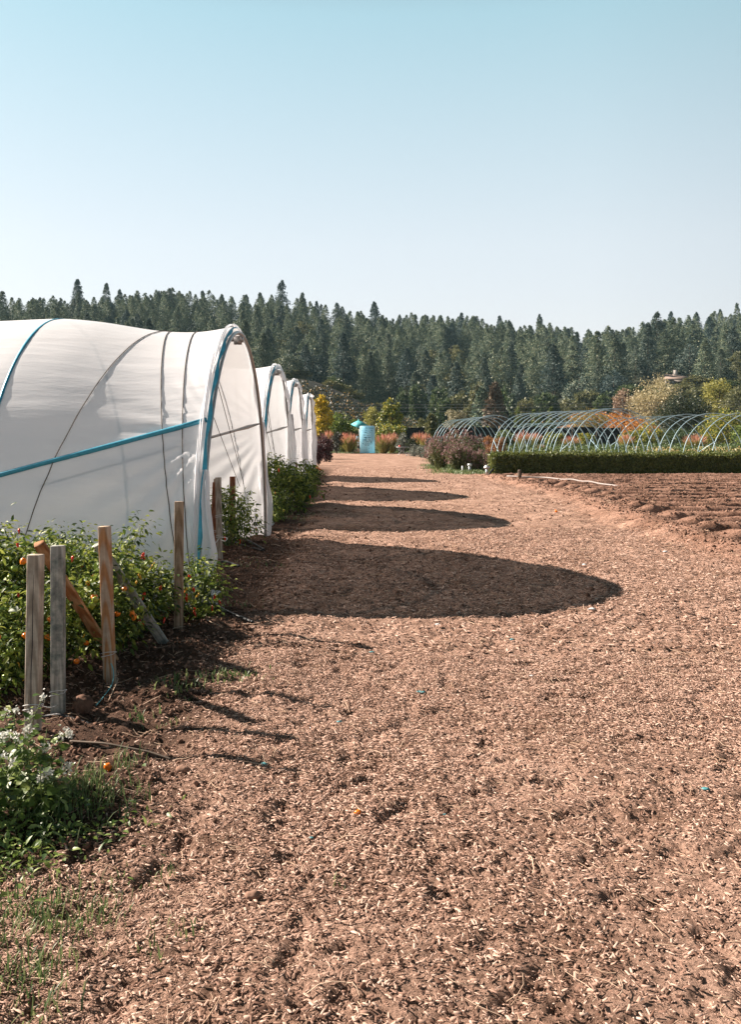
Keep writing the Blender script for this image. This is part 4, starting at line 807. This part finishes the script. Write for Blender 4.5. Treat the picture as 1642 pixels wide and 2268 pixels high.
for x, y, h, w, lab in ((3.0, 38.6, 1.45, 1.2, 'leftmost purple flowering bush, beside the lavender'), (3.75, 39.4, 1.8, 1.5, 'tallest purple flowering bush, in the middle of its clump'), (4.35, 38.6, 1.55, 1.3, 'right purple flowering bush with sparse seed heads'), (3.6, 37.2, 1.15, 1.2, 'front purple flowering bush, leaning over the grass'), (4.5, 37.2, .8, 1.1, 'lowest purple flowering bush, beside the water valve'), (3.0, 41, 1.3, 1.1, 'farthest purple flowering bush at the foot of the hoops')):
    verbena(x, y, h, w, lab, rg)
# low planting rows and flower bed between hedge and fence (uncountable)
mb = MB(); n = 60000; x = R.uniform(7, 36, n); y = R.uniform(60, 84, n); k = (np.sin(y * 2.2) > -.3) & (x > 7 + (84 - y) * .1); x, y = x[k], y[k]; n = len(x); z = R.random(n) * (.55 + .35 * vn(x * .6, y * .6))
mb.inst(DIA, DIA_F, scl(rots(n, R), np.full(n, .16)), np.stack([x, y, z], -1)); tag(mb.build('vegetable_rows', LM('crop')), 'low green vegetable rows between hedge and black fence', 'crops', kind='stuff')
mb = MB(); n = 11000; x = R.uniform(17, 34, n); y = R.uniform(56, 66, n); kq = x > y * .275 + 1.5 * vn(y, y); x, y = x[kq], y[kq]; n = len(x); z = .30 + .16 * R.random(n) + .3 * vn(x * .9, y * .9); mb.inst(DIA, DIA_F, scl(rots(n, R), np.full(n, .13)), np.stack([x, y, z], -1))
tag(mb.build('flower_bed', LM('flowers')), 'bed of peach and yellow flowers behind the hedge at right', 'flowers', kind='stuff')
mb = MB(); n = 30000; x = R.uniform(15, 34, n); y = R.uniform(55.5, 68.5, n); z = .5 * R.random(n); mb.inst(DIA, DIA_F, scl(rots(n, R), np.full(n, .15)), np.stack([x, y, z], -1))
tag(mb.build('flower_bed_leaves', LM('crop')), 'green leaves of the peach and yellow flower bed', 'foliage', kind='stuff')

# ------------------------------------------------------------------ bare hoop frames
def hoop_frame(label, c0, c1, n, w, h, braces, rr=.026):
    c0 = np.array(c0); c1 = np.array(c1); root = thing('hoop_frame', (*c0, 0), label, 'hoop frame', 'bare tunnel hoops beyond the hedge'); ax = c1 - c0; ax = ax / np.linalg.norm(ax); sd = np.array([ax[1], -ax[0]]); sd = sd if sd[0] > 0 else -sd
    rng = np.random.default_rng(n * 7); t = np.linspace(0, math.pi, 30)
    for k in range(n):
        q = k / (n - 1); c = c0 + (c1 - c0) * q; ww = w * (1 + rng.normal(0, .012)); hh = h * (1 + rng.normal(0, .012)); lean = rng.normal(0, .06)
        ex = np.sign(np.cos(t)) * np.abs(np.cos(t)) ** .92
        P = np.stack([c[0] - sd[0] * ww / 2 * ex + ax[0] * lean * np.sin(t), c[1] - sd[1] * ww / 2 * ex + ax[1] * lean * np.sin(t), -.12 + (hh + .12) * np.sin(t) ** .95], -1); MB().tube(P, rr, 6).build('hoop', M['hoop'], root, smooth=True)
    for (k, s_, k2) in braces:
        a = c0 + (c1 - c0) * k / (n - 1) + sd * s_ * w / 2 * .93; b = c0 + (c1 - c0) * k2 / (n - 1) + sd * s_ * w / 2 * .985
        MB().tube([(a[0], a[1], h * .42), (b[0], b[1], .0)], rr * .9, 6).build('brace', M['hoop'], root, smooth=True)
    return root
hoop_frame('leftmost bare hoop frame, rising behind the purple flowering bushes', (7.75, 82), (7.95, 58), 9, 4.35, 2.68, [(8, 1, 7), (8, -1, 7)], .023)
hoop_frame('middle bare hoop frame, its hoops crowded behind the left part of the hedge', (9.7, 54.5), (12.05, 44.3), 13, 5.15, 2.74, [(12, -1, 9), (0, -1, 2)], .020)
hoop_frame('far bare hoop frame seen low through the middle one', (15.5, 88), (15.2, 64), 9, 5.0, 2.4, [(8, 1, 6)], .022)
hoop_frame('rightmost bare hoop frame, hoops widely spaced up to the right picture edge', (17.9, 63.5), (20.5, 47.5), 12, 5.5, 2.66, [(11, -1, 9), (0, -1, 2)], .021)

# ------------------------------------------------------------------ black fence, parasol, map board, person, steps, cart
b0 = on(4, 88); root = thing('black_fence', b0, 'long black shade cloth fence behind the hoops', 'fence')
fp = MB(); X0, X1 = XW(838, 88), XW(1376, 88); xs = np.linspace(X0, X1, 60); top = 2.1 + .04 * np.sin(xs * 1.3); Pf = np.stack([np.stack([xs, 88 + .03 * np.sin(xs * 3), 0 * xs - .1], -1), np.stack([xs, 88 + .02 * np.sin(xs * 2), top], -1)], 1)
fp.grid(Pf); fp.grid(Pf[::-1] + [0, .03, 0]); fp.build('shade_cloth', M['shade'], root)
for xx in np.linspace(X0, X1, 11): MB().box((xx, 87.93, 1.08), (.12, .1, 2.3)).build('post', M['w_tan'] if 11 < xx < 13 else M['bark'], root)
# parasol
pb = on(XW(796, 76), 76); root = thing('parasol', pb, 'teal parasol whose top shows behind the blue map board', 'parasol')
MB().tube([pb, pb + [0, 0, 2.5]], .03, 8).build('pole', M['metal'], root, smooth=True)
cn = MB(); ap = V(795, 930, 76); cL, cF, cR = V(778, 939, 76.1), V(793, 946, 75.3), V(821, 944.5, 76.1); cB = cL + cR - cF; rim = np.array([cL, cF, cR, cB]); low = rim - [0, 0, .06]
cn.add(np.concatenate([[ap], rim, low, [ap - [0, 0, .04]]]), [[0, 1 + i, 1 + (i + 1) % 4] for i in range(4)] + [[9, 1 + (i + 1) % 4, 1 + i] for i in range(4)], [[1 + i, 5 + i, 5 + (i + 1) % 4, 1 + (i + 1) % 4] for i in range(4)]); cn.build('canopy', M['canopy'], root)
MB().tube([ap - [0, 0, .05], ap + [0, 0, .08]], .05, 8).build('finial', M['canopy'], root)
# map board
SY = 68.2; sx0, sx1 = XW(797.5, SY), XW(830.5, SY); zt = V(0, 943.5, SY)[2]; zb = .05; sb = on((sx0 + sx1) / 2, SY); root = thing('map_board', sb, 'tall pale blue map board with rounded top corners at the end of the path', 'sign')
w_, r_ = sx1 - sx0, .10; ol = [(sx0, zb), (sx1, zb)] + [(sx1 - r_ + r_ * math.cos(a), zt - r_ + r_ * math.sin(a)) for a in np.linspace(0, math.pi / 2, 8)] + [(sx0 + r_ - r_ * math.sin(a), zt - r_ + r_ * math.cos(a)) for a in np.linspace(0, math.pi / 2, 8)]
nO = len(ol)
def slab(pts, y0, y1): n_ = len(pts); v = [(p[0], y0, p[1]) for p in pts] + [(p[0], y1, p[1]) for p in pts]; return MB().add(v, [list(range(n_))], [list(range(2 * n_ - 1, n_ - 1, -1))], [[i, i + n_, (i + 1) % n_ + n_, (i + 1) % n_] for i in range(n_)])
slab(ol, SY - .03, SY + .03).build('panel', M['sign'], root)
cxs, czs = (sx0 + sx1) / 2, (zt + zb) / 2
fr = MB(); olp = np.array([(p[0], SY, p[1]) for p in ol + [ol[0]]]); fr.tube(olp[1:], .022, 6); fr.build('frame', M['white'], root)
for xx in (sx0 + .02, sx1 - .02): MB().tube([(xx, SY, -.05), (xx, SY, .1)], .022, 6).build('leg', M['white'], root)
def lx(u): return sx0 + w_ * u
def lz(v): return zt - (zt - zb) * v
ink = MB(); rs = np.random.default_rng(8)
def blk(u, v, a, b): ink.box((lx(u), SY - .034, lz(v)), (a * 1.2 * w_, .004, b * 1.2 * (zt - zb)))
for u, v, a, b in ((.33, .43, .07, .03), (.40, .43, .06, .03), (.47, .43, .04, .02), (.57, .43, .05, .03), (.65, .43, .05, .03), (.30, .515, .10, .03), (.39, .515, .09, .03), (.40, .465, .05, .015), (.62, .50, .10, .012), (.38, .235, .12, .018), (.70, .24, .04, .02), (.50, .265, .04, .015), (.52, .36, .05, .02), (.60, .365, .04, .015), (.67, .365, .04, .015),
                   (.15, .175, .03, .015), (.23, .185, .03, .012), (.30, .18, .03, .012), (.42, .175, .03, .02), (.47, .185, .02, .012), (.58, .20, .03, .012), (.66, .20, .02, .02), (.74, .165, .02, .02), (.79, .165, .02, .02), (.22, .23, .03, .015), (.29, .225, .02, .015), (.27, .335, .03, .03), (.31, .325, .015, .02), (.37, .35, .03, .012), (.63, .29, .02, .015),
                   (.45, .57, .05, .025), (.54, .575, .04, .015), (.40, .61, .025, .012), (.36, .635, .04, .012), (.28, .62, .02, .012), (.21, .65, .035, .02), (.45, .64, .04, .015), (.56, .655, .05, .015), (.68, .655, .10, .01), (.76, .60, .04, .04), (.78, .64, .03, .02), (.35, .705, .05, .01), (.42, .71, .05, .015), (.55, .71, .04, .018), (.60, .71, .03, .018), (.75, .555, .04, .015), (.64, .55, .09, .014), (.73, .42, .03, .015), (.2, .52, .02, .03)): blk(u, v, a, b)
for u0, v0, u1, v1 in ((.17, .15, .82, .15), (.82, .15, .82, .68), (.17, .15, .17, .66), (.19, .57, .42, .57), (.17, .66, .35, .68), (.35, .68, .82, .68)):
    ink.tube([(lx(u0), SY - .034, lz(v0)), (lx(u1), SY - .034, lz(v1))], .006, 4)
ink.build('map_drawing', M['signink'], root)
pk = MB()
for v in (.785, .80, .83, .845, .86, .875): pk.box((lx(.75), SY - .034, lz(v)), (.2 * w_, .004, .006))
for v in (.78, .80, .86, .88): pk.box((lx(.33), SY - .034, lz(v)), (.36 * w_, .004, .006))
pk.box((lx(.22), SY - .034, lz(.107)), (.24 * w_, .004, .012)); pk.box((lx(.5), SY - .034, lz(.94)), (.2 * w_, .004, .008)); pk.box((lx(.61), SY - .034, lz(.83)), (.03 * w_, .004, .09)); pk.build('small_print', M['signpale'], root)
fc_ = bpy.data.curves.new('title', 'FONT'); fc_.body = 'Farmstead'; fc_.size = .21; fc_.shear = .35; fc_.extrude = .002; fc_.align_x = 'RIGHT'; fc_.materials.append(M['signink'])
to_ = bpy.data.objects.new('title', fc_); COL.objects.link(to_); dg = bpy.context.evaluated_depsgraph_get(); me = bpy.data.meshes.new_from_object(to_.evaluated_get(dg)); bpy.data.objects.remove(to_)
tt_ = bpy.data.objects.new('title', me); COL.objects.link(tt_); tt_.parent = root; tt_.rotation_euler = (math.pi / 2, 0, 0); tt_.location = tuple(np.array([lx(.93), SY - .036, lz(.105)]) - sb); tt_.scale = (.75, 1, 1)
# small sign plate on a post behind the person
q = on(XW(791, 74), 74); root = thing('small_sign', q, 'small teal sign plate on a thin post above the walking person', 'sign'); MB().tube([q, q + [0, 0, 1.2]], .02, 6).build('post', M['dark'], root); MB().box(q + [0, -.03, 1.15], (.17, .03, .3)).build('plate', M['sign'], root)
# path boards past the end
for k, yy in enumerate((71.2, 75.5, 80)):
    o = MB().box((XW(783, yy), yy, .04), (1.5, .5, .08)).build('board_step', M['w_tan'], loc=(XW(783, yy), yy, 0)); tag(o, ['nearest', 'middle', 'farthest'][k] + ' of the pale boards laid as steps left of the map board', 'step', 'pale board steps beyond the path')
# person, mostly hidden behind the map board
def skin_obj(name, verts, edges, radii, mat, parent, sub=2):
    me = bpy.data.meshes.new(name); me.from_pydata([tuple(v) for v in verts], edges, []); o = bpy.data.objects.new(name, me); COL.objects.link(o); o.parent = parent
    sk = o.modifiers.new('skin', 'SKIN'); me.skin_vertices[0].data[0].use_root = True
    for i, r in enumerate(radii): me.skin_vertices[0].data[i].radius = (r, r) if np.isscalar(r) else r
    sk.use_smooth_shade = True; ss = o.modifiers.new('sub', 'SUBSURF'); ss.levels = sub; ss.render_levels = sub; me.materials.append(M[mat]); return o
pp = on(XW(795.5, 70.6), 70.6); root = thing('person', pp, 'person in a pale patterned shirt and dark shorts walking left of the map board', 'person')
J = dict(pel=(0, 0, .56), ch=(0, 0, .80), nk=(.03, -.01, .90), hd=(.04, -.02, 1.0), ht=(.04, -.02, 1.08), ls=(-.11, 0, .85), le=(-.17, .04, .68), lh=(-.2, -.03, .52), rs=(.11, 0, .85), re=(.16, -.05, .68), rh=(.17, -.12, .55), lk=(-.08, -.10, .31), lhp=(-.06, 0, .53), la=(-.07, -.04, .06), lt=(-.07, -.15, .03), rhp=(.06, 0, .53), rk=(.06, .04, .30), ra=(.07, .16, .08), rt=(.07, .08, .03))
nm = list(J); ix = {a: i for i, a in enumerate(nm)}; E_ = [('pel', 'ch'), ('ch', 'nk'), ('nk', 'hd'), ('hd', 'ht'), ('ch', 'ls'), ('ls', 'le'), ('le', 'lh'), ('ch', 'rs'), ('rs', 're'), ('re', 'rh'), ('pel', 'lhp'), ('lhp', 'lk'), ('lk', 'la'), ('la', 'lt'), ('pel', 'rhp'), ('rhp', 'rk'), ('rk', 'ra'), ('ra', 'rt')]
rad = dict(pel=.085, ch=.085, nk=.04, hd=.075, ht=.06, ls=.045, le=.032, lh=.024, rs=.045, re=.032, rh=.024, lk=.045, lhp=.07, la=.028, lt=.025, rhp=.07, rk=.045, ra=.028, rt=.025)
skin_obj('body', [J[a] for a in nm], [(ix[a], ix[b]) for a, b in E_], [rad[a] for a in nm], 'person', root)
sv = [J[a] for a in ('pel', 'ch', 'ls', 'rs')] + [(-.145, .02, .76), (.14, -.03, .76)]; skin_obj('shirt', sv, [(0, 1), (1, 2), (1, 3), (2, 4), (3, 5)], [.105, .11, .06, .06, .05, .05], 'shirt', root)
sv = [J['pel'], J['lhp'], J['rhp'], (-.075, -.08, .34), (.06, .03, .34)]; skin_obj('shorts', sv, [(0, 1), (0, 2), (1, 3), (2, 4)], [.10, .085, .085, .07, .07], 'dark', root)
tv, tf = blob_template(R, 2); MB().add(tv * [.083, .085, .08] + [.04, .0, 1.07], tf[0]).build('hair', M['hair'], root, smooth=True, world=False)
for s_, q in ((-1, J['lt']), (1, J['rt'])): MB().add(blob_template(R, 2)[0] * [.04, .085, .03] + [q[0], q[1] + .04, .03], tf[0]).build('shoe', M['dark'], root, smooth=True, world=False)
# cart
cb = on(XW(892, 62), 62); root = thing('garden_cart', cb, 'low grey metal cart with flat top and two wheels before the silvery shrub', 'cart')
MB().box(cb + [0, 0, .60], (.85, .45, .03)).build('top', M['metal'], root)
for a, b in (((-.25, -.1, .58), (.3, -.1, .02)), ((.2, .1, .58), (-.35, .1, .02)), ((.1, 0, .58), (.05, 0, .02)), ((-.35, -.15, .02), (-.12, -.15, .30))): MB().tube([cb + a, cb + b], .014, 6).build('leg', M['metal'], root)
for dx in (.28, .5):
    a = np.linspace(0, 2 * math.pi, 17); wv = cb + np.stack([dx + .1 * np.cos(a) * .6, -.2 + 0 * a, .14 + .13 * np.sin(a)], -1); MB().tube(wv, .022, 6).build('wheel', M['white'], root, smooth=True)
q = cb + [-.2, 0, .615]; o = MB().tube([q, q + [0, 0, .04], q + [0, 0, .12]], [.05, .07, .06], 10).build('red_pot', M['red'], loc=q); tag(o, 'small red pot standing on the metal cart', 'pot')

# ------------------------------------------------------------------ vineyards, house, wires
def vine_row(x0, y0, x1, y1, pal, label, group, rng, tall=1.7, per=7, leaf=.34):
    root = thing('vine_row', on(x0, y0), label, 'vine row', group); L = math.hypot(x1 - x0, y1 - y0); n = max(3, int(L / .85)); q = (np.arange(n) + rng.random(n) * .5) / n; X = x0 + (x1 - x0) * q; Y = y0 + (y1 - y0) * q; keep = rng.random(n) < .93; X, Y = X[keep], Y[keep]
    C = np.stack([X, Y, Hs(X, Y) + tall * (.62 + .15 * rng.random(len(X)))], -1); mb = MB(); leafcloud(mb, C, .45 + .45 * rng.random(len(X)), 34, leaf, rng); mb.build('foliage', LM(pal), root)
    st = MB()
    st.tube(C + [0, 0, -.3], .03, 4); st.build('trellis_wire', M['bark'], root); return root
rv = np.random.default_rng(77)
for k in range(14):
    x0 = -36 + k * 3.9; y0, y1 = 122, (163 if x0 < -4 else 170 - max(0, x0 + 10) * .6); vine_row(x0, y0, x0 + 17, y1, 'vine', 'dark green vine row with orange leaves on the slope left of centre', 'vine rows on the shaded slope', rv)
for k in range(5):
    x0 = 32.5 + k * 2.0; vine_row(x0, 128, x0 + 2.5, 156, 'vineorange', 'bright orange vine row on the sunlit slope right of centre', 'orange vine rows behind the hoops', rv, 1.5)
hY = 214; hb = np.array([XW(1505, hY), hY, float(Hs(XW(1505, hY), hY))]); ez = V(0, 838.5, hY)[2]; rz_ = V(0, 828, hY)[2]; hb[2] = min(hb[2], ez - 3); root = thing('house', hb, 'low brown roofed house with a stone chimney on the wooded slope', 'house')
xl, xr = XW(1473, hY), XW(1540, hY); MB().box(((xl + xr) / 2 + .3, hY + 4, (hb[2] + ez) / 2 - 1), (xr - xl - 1.4, 6, ez - hb[2] + 1.9)).build('wall', M['stone'], root)
xc = XW(1497, hY); rv_ = [(xl, hY - .5, ez), (xr, hY - .5, ez), (xr, hY + 9, ez), (xl, hY + 9, ez), (xl + 1.6, hY + 4, rz_ + .25), (xr - 2.0, hY + 4, rz_ + .1), (xl, hY - .5, ez - .25), (xr, hY - .5, ez - .25), (xr, hY + 9, ez - .25), (xl, hY + 9, ez - .25)]
rf = MB().add(rv_, [[0, 1, 5, 4], [2, 3, 4, 5], [0, 6, 7, 1], [1, 7, 8, 2], [2, 8, 9, 3], [3, 9, 6, 0], [6, 9, 8, 7]], [[1, 2, 5], [3, 0, 4]]).build('roof', M['roof'], root)
MB().box((XW(1507, hY), hY + 3.2, rz_ + .1), (.9, .9, 2.0)).build('chimney', M['stone'], rf)
for px in (1477, 1484, 1492): MB().box((XW(px, hY), hY + .2, ez - 1.2), (.35, .35, 2.1)).build('column', M['stone'], root)
for px in (1480, 1512, 1524): MB().box((XW(px, hY), hY + .93, ez - 1.2), (1.1, .1, 1.1)).build('window', M['glass'], root)
for k, (ya, yb, Y) in enumerate(((893, 897, 118), (900, 903, 118), (912, 908, 120))):
    x = np.linspace(-50, 60, 40); z = V(0, (ya + yb) / 2, Y)[2] + .00022 * (x - 5) ** 2 - .1 + (yb - ya) * .0004 * x; o = MB().tube(np.stack([x, 0 * x + Y, z], -1), .013, 5).build('power_line', M['galv'], loc=(x[0], Y, z[0])); tag(o, ['highest', 'middle', 'lowest'][k] + ' power line crossing in front of the dark forest', 'power line', 'wires in front of the forest')

# ------------------------------------------------------------------ forest
def conifer_mesh(seed, H=24., W=6.2, bare=.12, dense=1.0, ragged=.3, top=.0):
    rng = np.random.default_rng(seed); mb = MB(); nb = int(150 * dense)
    zb = bare + (1 - bare) * rng.random(nb) ** .9; az = rng.random(nb) * 6.28; prof = np.clip((1 - zb) * 1.3, .0, 1) ** .7 * np.clip(.55 + (zb - bare) * 3, 0, 1)
    L = W / 2 * prof * (1 - ragged * rng.random(nb)) + .25; lob = 1 + .25 * np.sin(az * 2 + seed); L = L * lob
    per = 26; n = nb * per; bi = np.repeat(np.arange(nb), per); q = rng.random(n) ** .6; r = L[bi] * q; dz = r * (-.18 - .25 * q) + .25 * L[bi] * (q > .85) * .3
    a = az[bi] + rng.normal(0, .22, n) / (q + .3); P = np.stack([np.cos(a) * r, np.sin(a) * r, zb[bi] * H + dz + rng.normal(0, .14, n)], -1)
    D = np.stack([np.cos(a), np.sin(a), -.25 + rng.normal(0, .45, n)], -1) + rng.normal(0, .45, (n, 3)); s = (.55 + .55 * rng.random(n)) * (1 - .35 * zb[bi])
    mb.inst([(0, 0, 0), (.45, .2, .03), (1, 0, -.05), (.45, -.2, .03)], DIA_F, scl(frames_dir(D, rng, .7), s), P)
    m = 60; z = H * (.9 + .1 * rng.random(m)); D = rng.normal(0, 1, (m, 3)); D[:, 2] = 1.2; mb.inst(DIA, DIA_F, scl(frames_dir(D, rng, 2), np.full(m, .5)), np.stack([rng.normal(0, .12, m), rng.normal(0, .12, m), z], -1))
    return mb
def broad_mesh(seed, H, W):
    rng = np.random.default_rng(seed); C = crown_centers(55, W, H * .18, H * .97, rng); mb = MB(); leafcloud(mb, C, W * .5 * rng.uniform(.16, .32, len(C)), 60, .55, rng); return mb
def trunk_mb(H, r, hh): return MB().tube([(0, 0, -1.5), (0, 0, H * .4), (0, 0, H * hh)], [r, r * .7, r * .15], 6)
protos = []
FGp = 'forest conifers on the hill'
specs = [(1, 23, 13.0, .08, 2.2, .35), (2, 24, 11.0, .12, 1.9, .45), (3, 20, 15., .06, 2.4, .4), (4, 25, 12.0, .22, 1.8, .5), (5, 19, 14.0, .05, 2.2, .35), (6, 22, 16., .12, 2.4, .55), (7, 25, 9.0, .10, 1.6, .35), (8, 24, 13.0, .30, 1.9, .5)]
LAB = ['tall dark green forest conifer with a pointed crown', 'slim forest conifer with ragged edges', 'broad dense forest conifer', 'tall forest conifer with a bare lower trunk', 'short full forest conifer', 'wide ragged forest conifer', 'narrow spire shaped forest conifer', 'forest conifer with a long bare trunk and high crown']
specs += [(9, 17, 11, 0, 0, 0), (10, 15, 12, 0, 0, 0)]; LAB += ['rounded olive broadleaf crown among the conifers', 'wide dark broadleaf crown among the conifers']
rf_ = np.random.default_rng(12); spots = []
rowsY = [203, 217, 232, 249, 268, 290, 315, 345, 378]
for ri, Yr in enumerate(rowsY):
    hw = .43 * Yr; nn = int(2 * hw / 8.0); xs = np.linspace(-hw, hw, nn) + rf_.normal(0, 2.0, nn)
    for x in xs:
        y = Yr + rf_.normal(0, 4.5)
        if ri < 2 and -14.5 < x < 2 : 
            if ri == 0: continue
        if ri == 0 and 60 < x < 84: continue
        spots.append((x, y, ri))
rf_.shuffle(spots); spots = spots[:298]
pm = []
for i, (sd_, H_, W_, ba, de, ra) in enumerate(specs):
    x, y, ri = spots[i]; x, y = float(x), float(y); root = thing('forest_conifer', on(x, y), LAB[i], 'conifer', FGp)
    if sd_ > 8:
        bq = MB(); C = crown_centers(70, W_ * .95, H_ * .12, H_ * .97, np.random.default_rng(sd_)); leafcloud(bq, C, W_ * .5 * rf_.uniform(.14, .30, len(C)), 70, .6, np.random.default_rng(sd_)); root['category'] = 'tree'; root.name = 'forest_tree'
        bq.build('crown', M['conifer'] if sd_ == 10 else LM('olive'), root, world=False)
    else: conifer_mesh(sd_, H_, W_, ba, de, ra).build('crown', M['conifer'], root, world=False)
    trunk_mb(H_, .32, .96).build('trunk', M['bark'], root, world=False); pm.append(root)
    s = rf_.uniform(.6, .8); root.scale = (s, s, s)
for i in range(len(specs), len(spots)):
    x, y, ri = [float(v) for v in spots[i]]; k = int(rf_.integers(0, 8)) if rf_.random() > .33 or ri > 6 else 8 + int(rf_.random() < .6); s = rf_.uniform(.42, .66) + .02 * ri
    if ri >= 8: s = rf_.uniform(.60, .76) if rf_.random() < .8 else rf_.uniform(.74, .88)
    b = on(x, y); dup(pm[k], b, rf_.random() * 6.28, (s * rf_.uniform(.9, 1.15), s * rf_.uniform(.9, 1.15), s), LAB[k] + ' on the hill')
for r in pm: r['label'] = r['label'] + ' on the hill'
# the rest of the wood as one mass
mb = MB(); cache = [conifer_mesh(50 + k, 22, 14., .1, 1.2, .4) for k in range(3)]; cv = [np.concatenate(c_.v) for c_ in cache]; cf = [[c_.f[0], c_.f[1]] for c_ in cache]
cf = [[np.concatenate(c_.f)] for c_ in cache]
for i in range(960):
    side = i % 3 if i < 600 else 0
    if side == 0: y = rf_.uniform(320, 398); x = rf_.uniform(-.45, .45) * y
    elif side == 1: y = rf_.uniform(210, 385); x = (.45 + rf_.random() * .35) * y * (1 if rf_.random() < .5 else -1)
    else: y = rf_.uniform(225, 330); x = rf_.uniform(-.42, .42) * y
    k = i % 3; s = rf_.uniform(.5, .75); a = rf_.random() * 6.28; Rz = np.array([[math.cos(a), -math.sin(a), 0], [math.sin(a), math.cos(a), 0], [0, 0, 1]])
    mb.add(cv[k] @ Rz.T * s + on(x, y), *cf[k])
tag(mb.build('forest', M['conifer']), 'dense conifer forest filling the hill behind the separate trees', 'forest', kind='stuff')
# broadleaf trees along the foot of the forest
LM('mid')
EG = 'rounded trees along the foot of the forest'; ep = None
edge = [(925, 190, 852, 40), (1018, 176, 868, 50), (975, 184, 858, 44), (1058, 178, 850, 46), (1120, 186, 862, 50), (1165, 182, 880, 44), (1210, 190, 868, 56), (1260, 180, 885, 46), (1345, 186, 872, 60), (1300, 190, 862, 60), (985, 172, 880, 40), (1040, 168, 890, 34), (890, 184, 862, 34), (1090, 172, 893, 40), (1395, 195, 850, 56), (1560, 190, 850, 70), (740, 192, 845, 40), (660, 196, 838, 60), (1440, 200, 854, 60), (1545, 206, 851, 56), (1605, 200, 846, 70), (1655, 204, 844, 70), (1475, 196, 858, 50), (1515, 200, 856, 50), (1580, 192, 858, 60), (1630, 190, 860, 60)]
for i, (px, Y, tp, wp) in enumerate(edge):
    b = on(XW(px, Y), Y); h = max(3.0, V(px, tp, Y)[2] - b[2]); w = wp / F * Y
    lab = 'rounded olive green tree at the foot of the dark forest'
    if i < 4:
        root = thing('broadleaf_tree', b, lab, 'tree', EG); broad_mesh(60 + i, 8, 5.5).build('crown', LM('olive' if i % 2 else 'mid'), root, world=False); trunk_mb(8, .2, .6).build('trunk', M['bark'], root, world=False); root.scale = (w / 5.5, w / 5.5, h / 8)
        ep = (ep or []) + [root]
    else: dup(ep[i % 4], b, R.random() * 6, (w / 5.5, w / 5.5, h / 8), lab)
b = on(XW(1096, 150), 150); root = thing('dead_conifer', b, 'brown dead conifer standing in front of the dark forest, above the leftmost hoops', 'conifer'); h = V(0, 850, 150)[2] - b[2]
conifer_mesh(91, h, 3.6, .05, .8, .35).build('crown', M['deadfir'], root, world=False); trunk_mb(h, .12, .97).build('trunk', M['palebark'], root, world=False)
b = on(XW(1068, 158), 158); root = thing('young_conifer', b, 'bluish young conifer left of the brown dead one', 'conifer'); h = V(0, 862, 158)[2] - b[2]; conifer_mesh(92, h, 4.4, .03, 1.0, .3).build('crown', M['conifer'], root, world=False); trunk_mb(h, .12, .97).build('trunk', M['bark'], root, world=False)
# pale scrub on the clearing above the vines
for k in range(7):
    px = 735 + k * 26; Y = 186; b = on(XW(px, Y), Y); lab = 'pale scrubby bush along the top of the vine slope'
    if k == 0:
        sr = thing('scrub_bush', b, lab, 'bush', 'scrub bushes along the top of the vine slope'); mbq = MB(); C = crown_centers(16, 3.0, .1, 1.7, R); leafcloud(mbq, C, np.full(16, .5), 40, .4, R); mbq.build('foliage', LM('olive'), sr, world=False); MB().tube([(0, 0, 0), (0, 0, 1)], .08, 5).build('stem', M['bark'], sr, world=False)
    else: dup(sr, b, R.random() * 6, R.uniform(.7, 1.2), lab)
# ------------------------------------------------------------------ air
hb_ = MB().box((0, 230, 60), (900, 700, 128)).build('haze', None); tag(hb_, 'thin bluish air haze over the whole valley', 'haze', kind='stuff')
m, nt, o = new_mat('haze'); v = nd(nt, 'ShaderNodeVolumePrincipled'); v.inputs['Color'].default_value = (.55, .85, .95, 1); v.inputs['Density'].default_value = .00012; nt.links.new(v.outputs[0], o.inputs['Volume']); hb_.data.materials.append(m)
